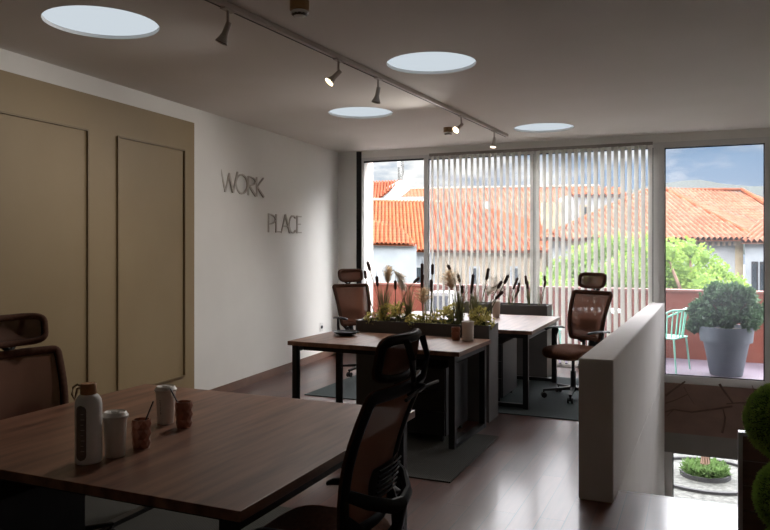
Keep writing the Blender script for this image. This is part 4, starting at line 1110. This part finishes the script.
ad = node(nt, 'ShaderNodeMath', operation='ADD'); L.new(nz.outputs['Fac'], ad.inputs[0]); L.new(xm.outputs['Result'], ad.inputs[1])
L.new(ad.outputs[0], cf.inputs['Fac'])
nz2 = node(nt, 'ShaderNodeTexNoise', Scale=11, Detail=6); L.new(mp.outputs[0], nz2.inputs['Vector'])
cc = nt.nodes.new('ShaderNodeValToRGB'); cc.color_ramp.elements[0].color = lin('#8c98a6'); cc.color_ramp.elements[1].color = lin('#f2f2ef')
cc.color_ramp.elements[0].position = .38; cc.color_ramp.elements[1].position = .62
ad2 = node(nt, 'ShaderNodeMath', operation='ADD'); L.new(nz2.outputs['Fac'], ad2.inputs[0]); L.new(xm.outputs['Result'], ad2.inputs[1])
L.new(ad2.outputs[0], cc.inputs['Fac'])
mx = nt.nodes.new('ShaderNodeMixRGB'); L.new(cf.outputs['Color'], mx.inputs[0]); L.new(base.outputs['Color'], mx.inputs[1]); L.new(cc.outputs['Color'], mx.inputs[2])
st = node(nt, 'ShaderNodeMapRange'); st.inputs['From Min'].default_value = .22; st.inputs['From Max'].default_value = .46; st.inputs['To Min'].default_value = .60; st.inputs['To Max'].default_value = 22
L.new(sep.outputs['Z'], st.inputs['Value'])
st2 = node(nt, 'ShaderNodeMapRange'); st2.inputs['From Min'].default_value = .58; st2.inputs['From Max'].default_value = .95; st2.inputs['To Min'].default_value = 1.; st2.inputs['To Max'].default_value = .18
L.new(sep.outputs['Z'], st2.inputs['Value'])
fr = node(nt, 'ShaderNodeMapRange'); fr.inputs['From Min'].default_value = -.1; fr.inputs['From Max'].default_value = .6; fr.inputs['To Min'].default_value = .35; fr.inputs['To Max'].default_value = 1.
L.new(sep.outputs['Y'], fr.inputs['Value'])
ml = node(nt, 'ShaderNodeMath', operation='MULTIPLY'); m0 = node(nt, 'ShaderNodeMath', operation='MULTIPLY'); L.new(st.outputs['Result'], m0.inputs[0]); L.new(st2.outputs['Result'], m0.inputs[1])
L.new(m0.outputs[0], ml.inputs[0]); L.new(fr.outputs['Result'], ml.inputs[1])
hv = node(nt, 'ShaderNodeMapRange'); hv.inputs['From Min'].default_value = .14; hv.inputs['From Max'].default_value = .24; L.new(sep.outputs['Z'], hv.inputs['Value'])
m3 = nt.nodes.new('ShaderNodeMixRGB'); m3.inputs[2].default_value = lin('#cfcfd0'); L.new(hv.outputs['Result'], m3.inputs[0]); L.new(mx.outputs[0], m3.inputs[1])
L.new(m3.outputs[0], bg.inputs['Color']); L.new(ml.outputs[0], bg.inputs['Strength']); L.new(bg.outputs[0], out.inputs['Surface'])

S_ = bpy.data.lights.new('sun', 'SUN'); S_.energy = .8; S_.angle = .01; S_.color = (1, .93, .82)
so = bpy.data.objects.new('sun', S_); COL.objects.link(so)
so.rotation_euler = Vector((.42, .50, -.95)).normalized().to_track_quat('-Z', 'Y').to_euler()

cam = bpy.data.cameras.new('camera'); co = bpy.data.objects.new('camera', cam); COL.objects.link(co)
cam.sensor_fit = 'HORIZONTAL'; cam.sensor_width = 36; cam.lens = 36 * 725 / 770; cam.shift_y = -20 / 770
co.location = (0, 0, 1.58); co.rotation_euler = (PI / 2, 0, math.radians(23.5)); cam.clip_end = 2000; cam.clip_start = .05
SC.camera = co
SC.view_settings.view_transform = 'Standard'; SC.view_settings.look = 'None'; SC.view_settings.gamma = 1; SC.view_settings.exposure = 1.12
SC.view_settings.use_curve_mapping = False
try:
    SC.cycles.use_denoising = True; SC.cycles.max_bounces = 12; SC.cycles.diffuse_bounces = 6; SC.cycles.glossy_bounces = 4; SC.cycles.transparent_max_bounces = 24
    SC.cycles.sample_clamp_indirect = 4
except Exception: pass
